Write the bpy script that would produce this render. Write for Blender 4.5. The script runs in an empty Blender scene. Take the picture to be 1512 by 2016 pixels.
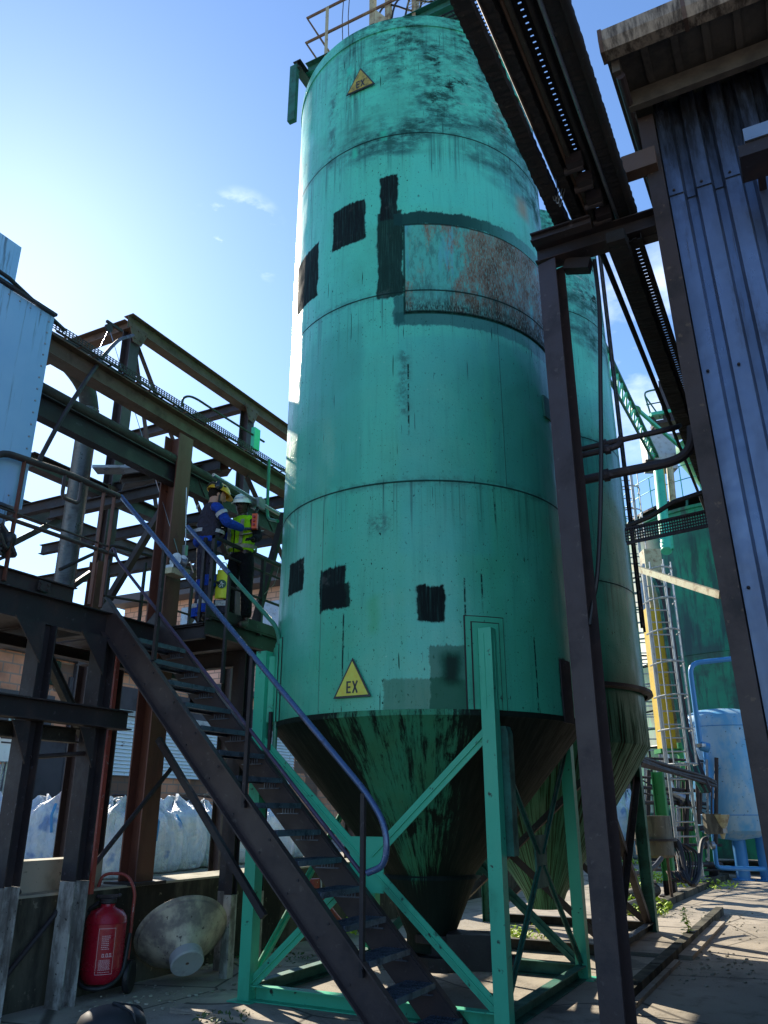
import bpy, bmesh, math, random
from mathutils import Vector, Matrix
random.seed(7)
C = bpy.context.scene
RAD = math.radians
# ------------------------------------------------------------------ camera
CAMZ = 1.65; FOC = 1570.0; PITCH = RAD(20.6); YAW = RAD(27.5)
cam = bpy.data.objects.new('camera', bpy.data.cameras.new('camera'))
C.collection.objects.link(cam); C.camera = cam
cam.location = (0, 0, CAMZ); cam.rotation_euler = (RAD(90) + PITCH, 0, YAW)
cam.data.sensor_fit = 'VERTICAL'; cam.data.sensor_height = 36; cam.data.lens = FOC / 2016 * 36
cam.data.clip_end = 2000; cam.data.clip_start = 0.05
C.render.resolution_x = 768; C.render.resolution_y = 1024
# ------------------------------------------------------------------ light
SUN_EL = RAD(33.5)
SUN_V = Vector((-.798, .516, 0)).normalized() * math.cos(SUN_EL) + Vector((0, 0, math.sin(SUN_EL)))
sun = bpy.data.objects.new('sun', bpy.data.lights.new('sun', 'SUN')); C.collection.objects.link(sun)
sun.data.energy = 4.6; sun.data.angle = RAD(0.5); sun.data.color = (1.0, .90, .74)
sun.rotation_euler = SUN_V.to_track_quat('Z', 'Y').to_euler()
w = bpy.data.worlds.new('World'); C.world = w; w.use_nodes = True
nt = w.node_tree; nt.nodes.clear()
def wn(t, **k):
    n = nt.nodes.new(t)
    for a, b in k.items(): setattr(n, a, b)
    return n
sky = wn('ShaderNodeTexSky', sky_type='NISHITA', sun_disc=False, sun_elevation=SUN_EL,
         sun_rotation=math.atan2(SUN_V.x, SUN_V.y), air_density=1.0, dust_density=0.2, ozone_density=3.0)
geo = wn('ShaderNodeTexCoord')
def cloud(dirv, tight, scale, seed, amount, prev, lo=.44):
    d = Vector(dirv).normalized()
    dot = wn('ShaderNodeVectorMath', operation='DOT_PRODUCT'); dot.inputs[1].default_value = d
    nt.links.new(geo.outputs['Generated'], dot.inputs[0])
    mr = wn('ShaderNodeMapRange', interpolation_type='SMOOTHSTEP'); mr.inputs[1].default_value = math.cos(RAD(tight)); mr.inputs[2].default_value = math.cos(RAD(tight * .3))
    nt.links.new(dot.outputs['Value'], mr.inputs[0])
    mp = wn('ShaderNodeMapping'); mp.inputs['Scale'].default_value = (scale, scale, scale * 2.2); mp.inputs['Location'].default_value = (seed, 0, 0)
    mp.inputs['Rotation'].default_value = (0.5, 0.4, 0.3)
    nt.links.new(geo.outputs['Generated'], mp.inputs[0])
    nz = wn('ShaderNodeTexNoise'); nz.inputs['Scale'].default_value = 4; nz.inputs['Detail'].default_value = 8; nz.inputs['Roughness'].default_value = .6
    nt.links.new(mp.outputs[0], nz.inputs[0])
    m2 = wn('ShaderNodeMapRange'); m2.inputs[1].default_value = lo; m2.inputs[2].default_value = .80; m2.inputs[4].default_value = amount
    nt.links.new(nz.outputs[0], m2.inputs[0])
    mu = wn('ShaderNodeMath', operation='MULTIPLY'); nt.links.new(mr.outputs[0], mu.inputs[0]); nt.links.new(m2.outputs[0], mu.inputs[1])
    mx = wn('ShaderNodeMixRGB'); nt.links.new(mu.outputs[0], mx.inputs[0]); nt.links.new(prev, mx.inputs[1]); mx.inputs[2].default_value = (11, 11.5, 12, 1)
    return mx.outputs[0]

def ray(px, py):
    u = (px - 756) / FOC; v = (1008 - py) / FOC
    y = math.cos(PITCH) - v * math.sin(PITCH); z = math.sin(PITCH) + v * math.cos(PITCH)
    r = (math.cos(YAW), math.sin(YAW)); f = (-math.sin(YAW), math.cos(YAW))
    return Vector((r[0] * u + f[0] * y, r[1] * u + f[1] * y, z))
CR = Vector((math.cos(YAW), math.sin(YAW), 0)); CF = Vector((-math.sin(YAW), math.cos(YAW), 0)); O = Vector((0, 0, CAMZ))
# points measured off the photograph: intersection of its sight line with a real plane of the plant
def P(px, py, x=None, y=None, z=None, d=None):
    r = ray(px, py)
    if x is not None: t = x / r.x
    elif y is not None: t = y / r.y
    elif z is not None: t = (z - CAMZ) / r.z
    else: t = d / r.dot(CF)
    return O + r * t

tint = wn('ShaderNodeMixRGB', blend_type='MULTIPLY'); tint.inputs[0].default_value = 1; tint.inputs[2].default_value = (.82, .95, 1.08, 1); nt.links.new(sky.outputs[0], tint.inputs[1])
c1 = cloud(ray(470, 474), 3.6, 3.6, 5.3, .75, tint.outputs[0], .55)
c1 = cloud(ray(1240, 690), 9, 1.5, 7.3, .6, c1)
bg = wn('ShaderNodeBackground'); bg.inputs['Strength'].default_value = 0.105
wo = wn('ShaderNodeOutputWorld')
nt.links.new(c1, bg.inputs[0]); nt.links.new(bg.outputs[0], wo.inputs[0])
C.view_settings.view_transform = 'Standard'; C.view_settings.look = 'None'; C.view_settings.exposure = 1.12; C.view_settings.gamma = 1
C.view_settings.use_curve_mapping = False

# ------------------------------------------------------------------ material toolkit
class N:
    def __init__(s, name):
        s.m = bpy.data.materials.new(name); s.m.use_nodes = True; s.t = s.m.node_tree
        s.b = s.t.nodes['Principled BSDF']; s.tc = s.new('ShaderNodeTexCoord'); s.o = s.tc.outputs['Object']
    def new(s, t, **k):
        n = s.t.nodes.new(t)
        for a, b in k.items(): setattr(n, a, b)
        return n
    def put(s, inp, v):
        if v is None: return
        if isinstance(v, bpy.types.NodeSocket): s.t.links.new(v, inp)
        elif isinstance(v, (tuple, list)) and len(v) == 3 and inp.type == 'RGBA': inp.default_value = (*v, 1)
        else: inp.default_value = v
    def math(s, op, a, b=None, c=None, clamp=False):
        n = s.new('ShaderNodeMath', operation=op, use_clamp=clamp)
        s.put(n.inputs[0], a); s.put(n.inputs[1], b)
        if c is not None: s.put(n.inputs[2], c)
        return n.outputs[0]
    def mix(s, f, a, b, bt='MIX'):
        n = s.new('ShaderNodeMixRGB', blend_type=bt); s.put(n.inputs[0], f); s.put(n.inputs[1], a); s.put(n.inputs[2], b); return n.outputs[0]
    def noise(s, scale, vec=None, detail=5, rough=.6, sc=None, dist=0, loc=None):
        v = vec or s.o
        if sc or loc:
            mp = s.new('ShaderNodeMapping'); s.put(mp.inputs[0], v)
            if sc: mp.inputs['Scale'].default_value = sc
            if loc: mp.inputs['Location'].default_value = loc
            v = mp.outputs[0]
        n = s.new('ShaderNodeTexNoise'); s.put(n.inputs['Vector'], v); n.inputs['Scale'].default_value = scale
        n.inputs['Detail'].default_value = detail; n.inputs['Roughness'].default_value = rough; n.inputs['Distortion'].default_value = dist
        return n.outputs[0]
    def ss(s, x, lo, hi, a=0., b=1.):
        n = s.new('ShaderNodeMapRange', interpolation_type='SMOOTHSTEP'); s.put(n.inputs[0], x)
        n.inputs[1].default_value = lo; n.inputs[2].default_value = hi; n.inputs[3].default_value = a; n.inputs[4].default_value = b
        return n.outputs[0]
    def sep(s, v=None):
        n = s.new('ShaderNodeSeparateXYZ'); s.put(n.inputs[0], v or s.o); return n.outputs
    def comb(s, x, y, z=0.):
        n = s.new('ShaderNodeCombineXYZ'); s.put(n.inputs[0], x); s.put(n.inputs[1], y); s.put(n.inputs[2], z); return n.outputs[0]
    def bump(s, h, strength=.3, dist=.01):
        n = s.new('ShaderNodeBump'); n.inputs['Strength'].default_value = strength; n.inputs['Distance'].default_value = dist
        s.put(n.inputs['Height'], h); s.t.links.new(n.outputs[0], s.b.inputs['Normal'])
    def out(s, col=None, rough=None, metal=None, spec=None, coat=None):
        if col is not None: s.put(s.b.inputs['Base Color'], col)
        if rough is not None: s.put(s.b.inputs['Roughness'], rough)
        if metal is not None: s.put(s.b.inputs['Metallic'], metal)
        if spec is not None: s.put(s.b.inputs['Specular IOR Level'], spec)
        if coat is not None: s.put(s.b.inputs['Coat Weight'], coat)
        return s.m

def worn(name, col, col2, col3=None, scale=3., amt=.5, rough=.55, metal=0., bump=.25, streak=1., fine=40, spec=.5):
    """weathered surface: col with blotches of col2 and specks of col3"""
    n = N(name); a = n.noise(scale, detail=8, rough=.65, sc=(1, 1, streak)); f = n.ss(a, .62 - amt * .3, .80 - amt * .25)
    c = n.mix(f, col, col2)
    big = n.noise(scale * .35, detail=3, loc=(4, 2, 1)); c = n.mix(n.ss(big, .3, .7, 0, .35), c, tuple(x * .6 for x in col))
    if col3:
        s3 = n.noise(scale * 5, detail=4, loc=(9, 1, 3)); c = n.mix(n.ss(s3, .63, .70), c, col3)
    h = n.noise(fine, detail=4); n.bump(n.math('ADD', h, n.math('MULTIPLY', a, 2.)), bump, .006)
    r = n.ss(a, .3, .7, rough - .1, min(1, rough + .15))
    return n.out(c, r, metal, spec)
M = {}
M['soot_steel'] = worn('soot_black_rack_steel', (.010, .009, .010), (.022, .016, .013), (.04, .035, .03), 5, .5, .75, 0, .6)
M['corner_steel'] = worn('dark_brown_corner_steel', (.045, .028, .024), (.022, .016, .015), (.09, .06, .04), 3, .55, .6, 0, .3)
M['black_steel'] = worn('blackened_steel', (.020, .015, .018), (.042, .026, .024), (.06, .05, .06), 4, .4, .6, 0, .3)
M['purple_steel'] = worn('dark_brown_painted_steel', (.045, .030, .030), (.024, .017, .019), (.07, .055, .05), 3, .5, .5, 0, .25)
M['rust_steel'] = worn('rust_red_painted_steel', (.13, .045, .028), (.07, .025, .018), (.13, .06, .03), 3, .5, .6, 0, .3, .3)
M['brown_steel'] = worn('brown_rusted_steel', (.11, .062, .040), (.06, .032, .022), (.10, .07, .05), 4, .5, .65, 0, .3)
M['mossy_steel'] = worn('grimy_green_steel', (.034, .030, .022), (.017, .015, .013), (.10, .11, .08), 5, .5, .7, 0, .4)
M['blue_rail'] = worn('blue_painted_handrail', (.07, .12, .24), (.045, .045, .07), (.26, .28, .36), 8, .3, .25, .35, .1)
M['purple_rail'] = worn('faded_violet_handrail', (.055, .035, .075), (.025, .018, .025), (.12, .10, .13), 8, .4, .4, .2, .1)
M['green_rail'] = worn('green_painted_handrail', (.035, .22, .13), (.02, .10, .07), None, 7, .3, .35, 0, .1)
M['green_steel'] = worn('teal_painted_steel', (.05, .50, .30), (.03, .30, .18), (.012, .035, .028), 2.2, .35, .45, 0, .15, .4)
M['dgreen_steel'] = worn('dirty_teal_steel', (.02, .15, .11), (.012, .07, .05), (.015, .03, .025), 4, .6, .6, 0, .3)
M['leaf_green'] = worn('grass_green_steel', (.03, .25, .07), (.02, .09, .04), (.02, .04, .02), 3, .4, .5, 0, .2, .3)
M['cream_steel'] = worn('rusty_cream_steel', (.45, .42, .26), (.20, .11, .05), (.12, .05, .03), 5, .5, .6, 0, .2)
M['rail_rust'] = worn('rusty_rail_paint', (.16, .085, .05), (.30, .22, .14), (.06, .03, .02), 6, .5, .6, 0, .2)
M['conc'] = worn('mossy_concrete', (.10, .095, .07), (.022, .022, .018), (.16, .15, .11), 1.8, .75, .85, 0, .5, .35, 30, .2)
M['conc_light'] = worn('pale_concrete', (.36, .34, .27), (.22, .21, .16), (.10, .10, .07), 2.5, .5, .85, 0, .4, 1, 40, .2)
M['white_chip'] = worn('chipped_white_paint', (.46, .46, .43), (.10, .09, .08), (.015, .013, .012), 6, .85, .6, 0, .4, .4)
M['galv'] = worn('galvanised_steel', (.34, .37, .40), (.22, .24, .27), None, 6, .4, .35, .85, .1)
M['stain_steel'] = worn('grey_ladder_steel', (.42, .44, .44), (.25, .25, .24), None, 6, .4, .45, .4, .1)
M['yellow'] = worn('yellow_cable_duct_paint', (.62, .42, .03), (.45, .30, .04), (.2, .13, .03), 3, .4, .5, 0, .1)
M['blue_tank'] = worn('blue_tank_paint', (.14, .42, .68), (.38, .54, .64), (.04, .09, .12), 2.6, .7, .45, 0, .15, .45)
M['blue_pipe'] = worn('blue_pipe_paint', (.05, .26, .58), (.10, .30, .5), None, 3, .4, .45, 0, .1)
M['grey_drum'] = worn('grimy_drum_steel', (.12, .11, .08), (.04, .035, .025), (.2, .19, .15), 4, .5, .5, .3, .2, .2)
M['tread'] = worn('wet_galvanised_tread', (.13, .16, .21), (.05, .06, .08), (.34, .38, .44), 9, .5, .42, .5, .3)
M['rubber'] = N('black_rubber').out((.012, .012, .014), .55)
M['glass_dark'] = N('dark_lens').out((.01, .012, .015), .1)
M['red_paint'] = worn('red_paint', (.36, .012, .025), (.25, .01, .02), None, 3, .3, .35, 0, .05)
M['red_pipe'] = worn('faded_red_paint', (.30, .045, .035), (.18, .04, .03), (.4, .3, .3), 6, .4, .5, 0, .1)
M['red_gloss'] = worn('glossy_red_cylinder_paint', (.33, .008, .022), (.22, .008, .02), None, 3, .3, .25, 0, .03)
M['pinkprint'] = N('pale_pink_print').out((.62, .40, .42), .5)
M['white'] = N('white_print').out((.75, .75, .73), .5)
M['black'] = N('black_print').out((.015, .015, .015), .5)
M['orange'] = worn('orange_plastic', (.80, .10, .02), (.6, .08, .02), None, 8, .3, .45)
M['skin_l'] = N('light_skin').out((.45, .24, .17), .5)
M['skin_d'] = N('dark_skin').out((.045, .022, .015), .45)
def cloth(name, c, k=.75, sc=28):
    n = N(name); a = n.noise(sc, detail=5); b = n.noise(4, detail=3)
    n.bump(n.math('ADD', a, n.math('MULTIPLY', n.noise(11, detail=4, dist=1.2), 5)), .8, .022)
    return n.out(n.mix(n.ss(b, .35, .65), c, tuple(x * k for x in c)), .85, spec=.2)
M['navy'] = cloth('charcoal_work_cloth', (.050, .046, .070)); M['royal'] = cloth('royal_blue_cloth', (.02, .08, .50))
M['hivis'] = cloth('lime_hi_vis_cloth', (.42, .85, .02), .85); M['blackc'] = cloth('black_cloth', (.008, .008, .011))
M['reflect'] = cloth('silver_reflective_tape', (.55, .56, .58), .9)
M['reflect_w'] = cloth('dull_beige_reflective_tape', (.40, .40, .30), .9)
M['yhelm'] = N('yellow_helmet_shell').out((.72, .42, .02), .3); M['whelm'] = N('white_helmet_shell').out((.80, .86, .84), .3)
M['yellow_bag'] = N('yellow_printed_bag').out((.72, .75, .03), .5); M['dgprint'] = N('dark_green_print').out((.02, .10, .05), .5)
M['hair'] = cloth('dark_cropped_hair', (.018, .012, .010))
M['boot'] = N('black_boot_leather').out((.012, .010, .010), .5); M['glove'] = cloth('black_glove_knit', (.012, .012, .014))
M['gloveg'] = cloth('grey_blue_glove_knit', (.07, .12, .18))

# front silo paint ---------------------------------------------------------
SC = Vector((-3.675, 8.065, 0)); SR = 1.64
TS = lambda s_: (s_ - .03) / 1.62   # arc position on the shell -> angle
def silo_paint(name, first=True):
    n = N(name); x, y, z = n.sep()
    th = n.math('ARCTAN2', y, x); s = n.math('MULTIPLY_ADD', th, 1.62, .03); uv = n.comb(s, z)
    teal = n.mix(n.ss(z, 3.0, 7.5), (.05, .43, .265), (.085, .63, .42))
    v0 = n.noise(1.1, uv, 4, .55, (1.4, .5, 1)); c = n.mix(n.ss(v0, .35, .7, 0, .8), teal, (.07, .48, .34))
    # long vertical run marks and pale chalking
    st = n.noise(3.2, uv, 6, .7, (5.5, .28, 1)); c = n.mix(n.ss(st, .50, .72, 0, .35), c, (.025, .24, .18))
    st2 = n.noise(2.5, uv, 6, .7, (7., .22, 1), loc=(7, 3, 0)); c = n.mix(n.ss(st2, .58, .75, 0, .35), c, (.10, .42, .34))
    bl = n.noise(.9, uv, 6, .6, None, 0, (3, 8, 0)); c = n.mix(n.ss(bl, .5, .68, 0, .4), c, (.05, .34, .20))
    # pock marks
    pk = n.noise(26, uv, 3, .6, (1.5, .8, 1)); pkm = n.noise(.8, uv, 2, .5, None, 0, (2, 5, 0))
    c = n.mix(n.math('MULTIPLY', n.ss(pk, .655, .68), n.ss(pkm, .36, .50)), c, (.006, .03, .025))
    pk2 = n.noise(60, uv, 2, .5, (1.3, .7, 1), loc=(1, 1, 0)); c = n.mix(n.ss(pk2, .675, .70, 0, .8), c, (.008, .05, .04)); pl_ = n.noise(18, uv, 3, .6, (1, 1, 1), loc=(4, 4, 0)); c = n.mix(n.ss(pl_, .70, .73, 0, .5), c, (.30, .60, .48))
    # long thin drips
    dr = n.noise(9, uv, 2, .5, (3.2, .16, 1), loc=(11, 1, 0)); c = n.mix(n.ss(dr, .70, .73, 0, .9), c, (.006, .025, .02))
    # mildew at the top
    tm = n.noise(.9, uv, 3, .5, (.55, 1, 1), loc=(1.3, 4.4, 0)); edge = n.math('ADD', z, n.math('MULTIPLY', tm, 2.6))
    zone = n.ss(edge, 9.95, 10.75); mh = n.noise(5, uv, 9, .72, (1, 1.8, 1)); mh2 = n.noise(1.3, uv, 4, .6, (1, .7, 1), loc=(6, 2, 0))
    mil = n.math('MULTIPLY', zone, n.math('MULTIPLY', n.ss(mh, .40, .60), n.ss(mh2, .33, .58)), clamp=True)
    mil = n.math('MULTIPLY', mil, n.ss(s, -3.2, -2.2, .2, 1.)); c = n.mix(n.math('MULTIPLY', mil, .92), c, (.010, .06, .05))
    dk = n.math('MULTIPLY', n.ss(n.math('ABSOLUTE', n.math('ADD', s, 2.62)), .22, .05), n.math('MULTIPLY', n.ss(z, 9.0, 10.2), n.ss(st, .40, .62))); c = n.mix(n.math('MULTIPLY', dk, .85), c, (.01, .06, .05))
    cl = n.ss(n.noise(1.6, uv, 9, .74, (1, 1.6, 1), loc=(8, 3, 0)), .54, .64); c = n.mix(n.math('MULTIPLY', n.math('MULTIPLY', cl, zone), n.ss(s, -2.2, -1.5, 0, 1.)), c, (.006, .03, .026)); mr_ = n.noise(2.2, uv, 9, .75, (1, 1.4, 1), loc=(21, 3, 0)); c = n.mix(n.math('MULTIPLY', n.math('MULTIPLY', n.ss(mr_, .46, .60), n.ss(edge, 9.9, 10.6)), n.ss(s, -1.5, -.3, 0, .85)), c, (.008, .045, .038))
    band = n.math('MULTIPLY', n.math('MULTIPLY', n.ss(edge, 9.95, 10.25), n.ss(s, -3.0, -2.4)), n.ss(edge, 10.95, 10.5)); c = n.mix(n.math('MULTIPLY', band, n.ss(mh, .30, .60, 0, .8)), c, (.010, .07, .06))
    wl = n.noise(4.5, uv, 8, .75, (.8, 3.4, 1), loc=(2, 2, 0))
    wz = n.math('MULTIPLY', n.math('MULTIPLY', n.ss(s, -1.6, -.7), n.ss(s, .6, .1)), n.math('MULTIPLY', n.ss(z, 9.3, 9.6), n.ss(z, 10.7, 10.3)))
    c = n.mix(n.math('MULTIPLY', wz, n.ss(wl, .57, .66)), c, (.45, .62, .52))
    # dirt under each weld seam
    jx = n.noise(7, uv, 5, .7); jy = n.noise(11, uv, 5, .7, (1, 1, 1), loc=(5, 5, 0))
    bs = n.noise(9, uv, 8, .8, (2.6, .12, 1)); be = n.noise(3.2, uv, 8, .7, (1, 1, 1), loc=(3, 3, 0)); be2 = n.noise(3.7, uv, 8, .7, (1, 1, 1), loc=(13, 5, 0)); sj = n.math('ADD', s, n.math('MULTIPLY_ADD', be, .13, -.065)); zj = n.math('ADD', z, n.math('ADD', n.math('MULTIPLY_ADD', bs, .10, -.05), n.math('MULTIPLY_ADD', be2, .14, -.07)))
    def rect(s0, s1, z0, z1, e=.012, raw=False, slope=0.):
        a, b = (s, z) if raw else (sj, zj)
        if slope: b = n.math('ADD', b, n.math('MULTIPLY', n.math('SUBTRACT', s, s0), -slope))
        r = n.math('MULTIPLY', n.ss(a, s0 - e, s0 + e), n.ss(a, s1 + e, s1 - e))
        q = n.math('MULTIPLY', n.ss(b, z0 - e, z0 + e), n.ss(b, z1 + e, z1 - e))
        return n.math('MULTIPLY', r, q)
    blk = (.006, .012, .012); tarn = n.noise(18, uv, 6, .75, (2.6, .12, 1))
    tar = n.mix(n.ss(tarn, .46, .70), blk, (.018, .06, .05)); tar = n.mix(n.ss(be, .58, .66, 0, .7), tar, (.05, .06, .055))
    if first:
        # worn strip with rust in the middle
        c = n.mix(n.math('MULTIPLY', rect(-2.28, -1.99, 6.86, 8.02), .95), c, tar)
        c = n.mix(rect(-2.25, -2.04, 7.9, 8.53), c, tar)
        bandf = n.ss(s, -1.5, .1, .97, .45)
        c = n.mix(n.math('MULTIPLY', rect(-2.1, .35, 7.80, 7.97), bandf), c, (.009, .05, .046))
        c = n.mix(n.math('MULTIPLY', rect(-2.08, .9, 6.47, 6.64), n.ss(s, -2, 0, .85, .5)), c, (.012, .10, .09))
        c = n.mix(n.math('MULTIPLY', rect(-2.1, -1.97, 6.5, 6.86), .85), c, (.012, .10, .09))
        for (a_, b_, y0_, y1_, cc_, f_) in ((-2.05, -1.15, 3.95, 6.35, (.055, .42, .36), .35), (-3.2, -2.45, 4.75, 6.6, (.03, .30, .22), .35), (-1.1, .2, 4.7, 6.4, (.035, .30, .27), .4), (-2.0, -1.5, 2.75, 4.4, (.08, .55, .42), .25), (-3.4, -2.75, 2.5, 4.6, (.05, .50, .30), .3), (-1.9, -.4, 8.05, 8.8, (.08, .66, .50), .35)):
            c = n.mix(n.math('MULTIPLY', rect(a_, b_, y0_, y1_, .05), f_), c, cc_)
        pan = rect(-1.97, 1.6, 6.64, 7.79, .006, True)
        r1 = n.noise(1.5, uv, 10, .8, (2.4, .8, 1), loc=(3.7, 0, 0)); rg = n.ss(s, -1.75, -.9, -.08, .075)
        rr = n.math('ADD', r1, rg); r2 = n.noise(38, uv, 4, .7, (2.4, .45, 1))
        pc = n.mix(n.ss(n.noise(9, uv, 9, .8, (1.8, .5, 1), loc=(1, 7, 0)), .45, .62, 0, .75), (.07, .44, .32), (.03, .13, .10))
        pc = n.mix(n.math('MULTIPLY', n.ss(n.noise(1.4, uv, 3, .5, (3, .35, 1), loc=(2, 8, 0)), .54, .60), .7), pc, (.08, .40, .42))
        pc = n.mix(n.math('MULTIPLY', n.ss(rr, .43, .55, 0, .95), n.ss(r2, .25, .60)), pc, (.24, .105, .038))
        pc = n.mix(n.math('MULTIPLY', n.ss(rr, .52, .66), n.ss(r2, .35, .6)), pc, (.085, .05, .032))
        pc = n.mix(n.math('MULTIPLY', n.ss(n.math('SUBTRACT', 6.95, z), 0, .3), n.ss(r2, .35, .6)), pc, (.02, .04, .035))
        c = n.mix(pan, c, pc); pe = n.math('SUBTRACT', rect(-1.99, 1.6, 6.62, 7.81, .006, True), rect(-1.965, 1.6, 6.655, 7.775, .006, True)); c = n.mix(n.math('MULTIPLY', pe, .85), c, (.006, .02, .018))
        for q in ((-2.88, -2.43, 7.72, 8.29), (-3.70, -3.12, 7.26, 8.02), (-4.25, -3.93, 6.9, 7.6), (-3.53, -3.18, 3.75, 4.09), (-2.92, -2.60, 3.47, 3.9), (-1.89, -1.64, 3.28, 3.63), (-4.3, -4.0, 5.9, 6.1)):
            c = n.mix(rect(*q), c, tar)
        c = n.mix(n.math('MULTIPLY', rect(-2.92, -2.56, 3.47, 3.72), .95), c, blk)
        c = n.mix(n.math('MULTIPLY', rect(-2.21, -1.46, 2.4, 2.77, .008), .8), c, (.018, .15, .075))
        c = n.mix(n.math('MULTIPLY', rect(-1.79, -1.44, 2.4, 3.07, .008), .8), c, (.015, .11, .062))
        c = n.mix(n.math('MULTIPLY', rect(-1.68, -1.52, 2.72, 3.0, .06), .9), c, (.012, .022, .018))
        c = n.mix(n.math('MULTIPLY', rect(-.36, -.14, 2.3, 3.05, .02), .85), c, (.02, .035, .03))
        c = n.mix(n.math('MULTIPLY', rect(-2.36, -2.25, 3.2, 3.55, .05), .6), c, (.02, .36, .13))
        c = n.mix(rect(-2.62, -2.55, 8.95, 9.1, .03), c, (.03, .52, .30)); c = n.mix(rect(-2.25, -2.17, 9.08, 9.24, .03), c, (.03, .52, .30))
        c = n.mix(rect(-2.72, -2.64, 10.36, 10.5, .02), c, (.03, .52, .33))
        c = n.mix(n.math('MULTIPLY', n.ss(n.math('SUBTRACT', .16, n.math('ABSOLUTE', n.math('ADD', s, .72))), 0, .14), n.math('MULTIPLY', n.ss(z, 9.2, 10.3), n.ss(mh, .35, .6, 0, .8))), c, (.16, .12, .05))
        c = n.mix(n.math('MULTIPLY', rect(-.5, -.28, 8.35, 8.62, .09), .75), c, (.35, .2, .06))
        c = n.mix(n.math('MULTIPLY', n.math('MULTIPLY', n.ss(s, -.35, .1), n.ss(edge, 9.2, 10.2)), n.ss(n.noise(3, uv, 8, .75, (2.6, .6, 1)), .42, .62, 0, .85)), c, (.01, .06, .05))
        # smudges on the lower strake, drips over the EX plate
        for (a, b, zz0, zz1) in ((-2.35, -2.15, 4.18, 4.36), (-2.05, -1.95, 5.4, 6.2), (-2.08, -2.02, 7.0, 7.2), (-3.0, -2.9, 9.0, 10.2)):
            c = n.mix(n.math('MULTIPLY', rect(a, b, zz0, zz1, .07), n.ss(jx, .4, .6, 0, .75)), c, (.008, .04, .032))
        for sd, z0, z1 in ((-1.28, 3.35, 3.75), (-1.45, 3.1, 3.7), (-.72, 2.4, 3.3), (-1.95, 5.1, 6.0), (-2.62, 2.6, 3.4), (-1.1, 4.2, 4.5)):
            c = n.mix(n.math('MULTIPLY', n.math('MULTIPLY', n.ss(n.math('ABSOLUTE', n.math('SUBTRACT', n.math('ADD', s, n.math('MULTIPLY_ADD', be, .02, -.01)), sd)), .014, .003), n.math('MULTIPLY', n.ss(z, z0, z0 + .25), n.ss(z, z1 + .02, z1))), n.ss(n.noise(9, uv, 4, .7, (1, 1.2, 1)), .38, .55)), c, (.006, .03, .026))
    else:
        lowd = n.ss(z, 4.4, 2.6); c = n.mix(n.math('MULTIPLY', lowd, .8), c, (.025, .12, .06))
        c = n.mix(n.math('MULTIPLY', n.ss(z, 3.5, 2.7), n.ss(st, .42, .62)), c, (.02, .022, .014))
    for zz in (4.69, 6.91, 9.13, 10.87):
        run = n.noise(3.5, n.comb(s, n.math('MULTIPLY', z, .05)), 5, .75, (4, 1, 1), loc=(zz, 0, 0)); dn = n.math('SUBTRACT', zz, z)
        f = n.math('MULTIPLY', n.math('MULTIPLY', n.ss(dn, 0, .01), n.ss(n.math('SUBTRACT', dn, n.math('MULTIPLY', run, 1.3)), 0, -.55)), n.ss(run, .50, .68, 0, .75)); c = n.mix(f, c, (.016, .12, .095))
    seams = None
    for zz in (4.69, 6.91, 9.13):
        d = n.math('ABSOLUTE', n.math('SUBTRACT', z, zz)); l = n.ss(d, .013, .006); g = n.ss(d, .09, .01, 0, .45)
        c = n.mix(n.math('MULTIPLY', g, n.ss(jx, .4, .6)), c, (.01, .06, .05)); c = n.mix(n.math('MULTIPLY', l, .9), c, (.006, .03, .025))
        seams = l if seams is None else n.math('ADD', seams, l)
    for sv, z0, z1 in ((-.95, 4.69, 6.64), (-2.9, 2.47, 4.69), (-.45, 9.13, 10.9), (.2, 2.47, 4.69), (-3.3, 6.91, 9.13)):
        d = n.math('ABSOLUTE', n.math('SUBTRACT', s, sv)); l = n.math('MULTIPLY', n.ss(d, .008, .003), n.math('MULTIPLY', n.ss(z, z0 - .01, z0), n.ss(z, z1 + .01, z1)))
        c = n.mix(n.math('MULTIPLY', l, .55), c, (.012, .08, .07)); seams = n.math('ADD', seams, n.math('MULTIPLY', l, .5))
    h = n.math('ADD', n.math('MULTIPLY', n.noise(1.1, uv, 2), 5.5), n.math('MULTIPLY', n.noise(34, uv, 4), .22))
    h = n.math('ADD', h, n.math('MULTIPLY', seams, .5)); h = n.math('SUBTRACT', h, n.math('MULTIPLY', n.ss(pk, .66, .71), .5))
    n.bump(h, .55, .022)
    bw = n.new('ShaderNodeRGBToBW'); n.put(bw.inputs[0], c); lum = bw.outputs[0]
    r = n.math('MAXIMUM', n.ss(st, .35, .7, .30, .52), n.ss(lum, .20, .03, .3, .85))
    n.b.inputs['Coat Roughness'].default_value = .22
    return n.out(c, r, 0, n.ss(lum, .03, .2, .15, .5), n.ss(lum, .06, .25, 0, .3))
M['silo'] = silo_paint('weathered_teal_silo_paint', True); M['silo2'] = silo_paint('weathered_teal_rear_silo_paint', False)
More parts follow.
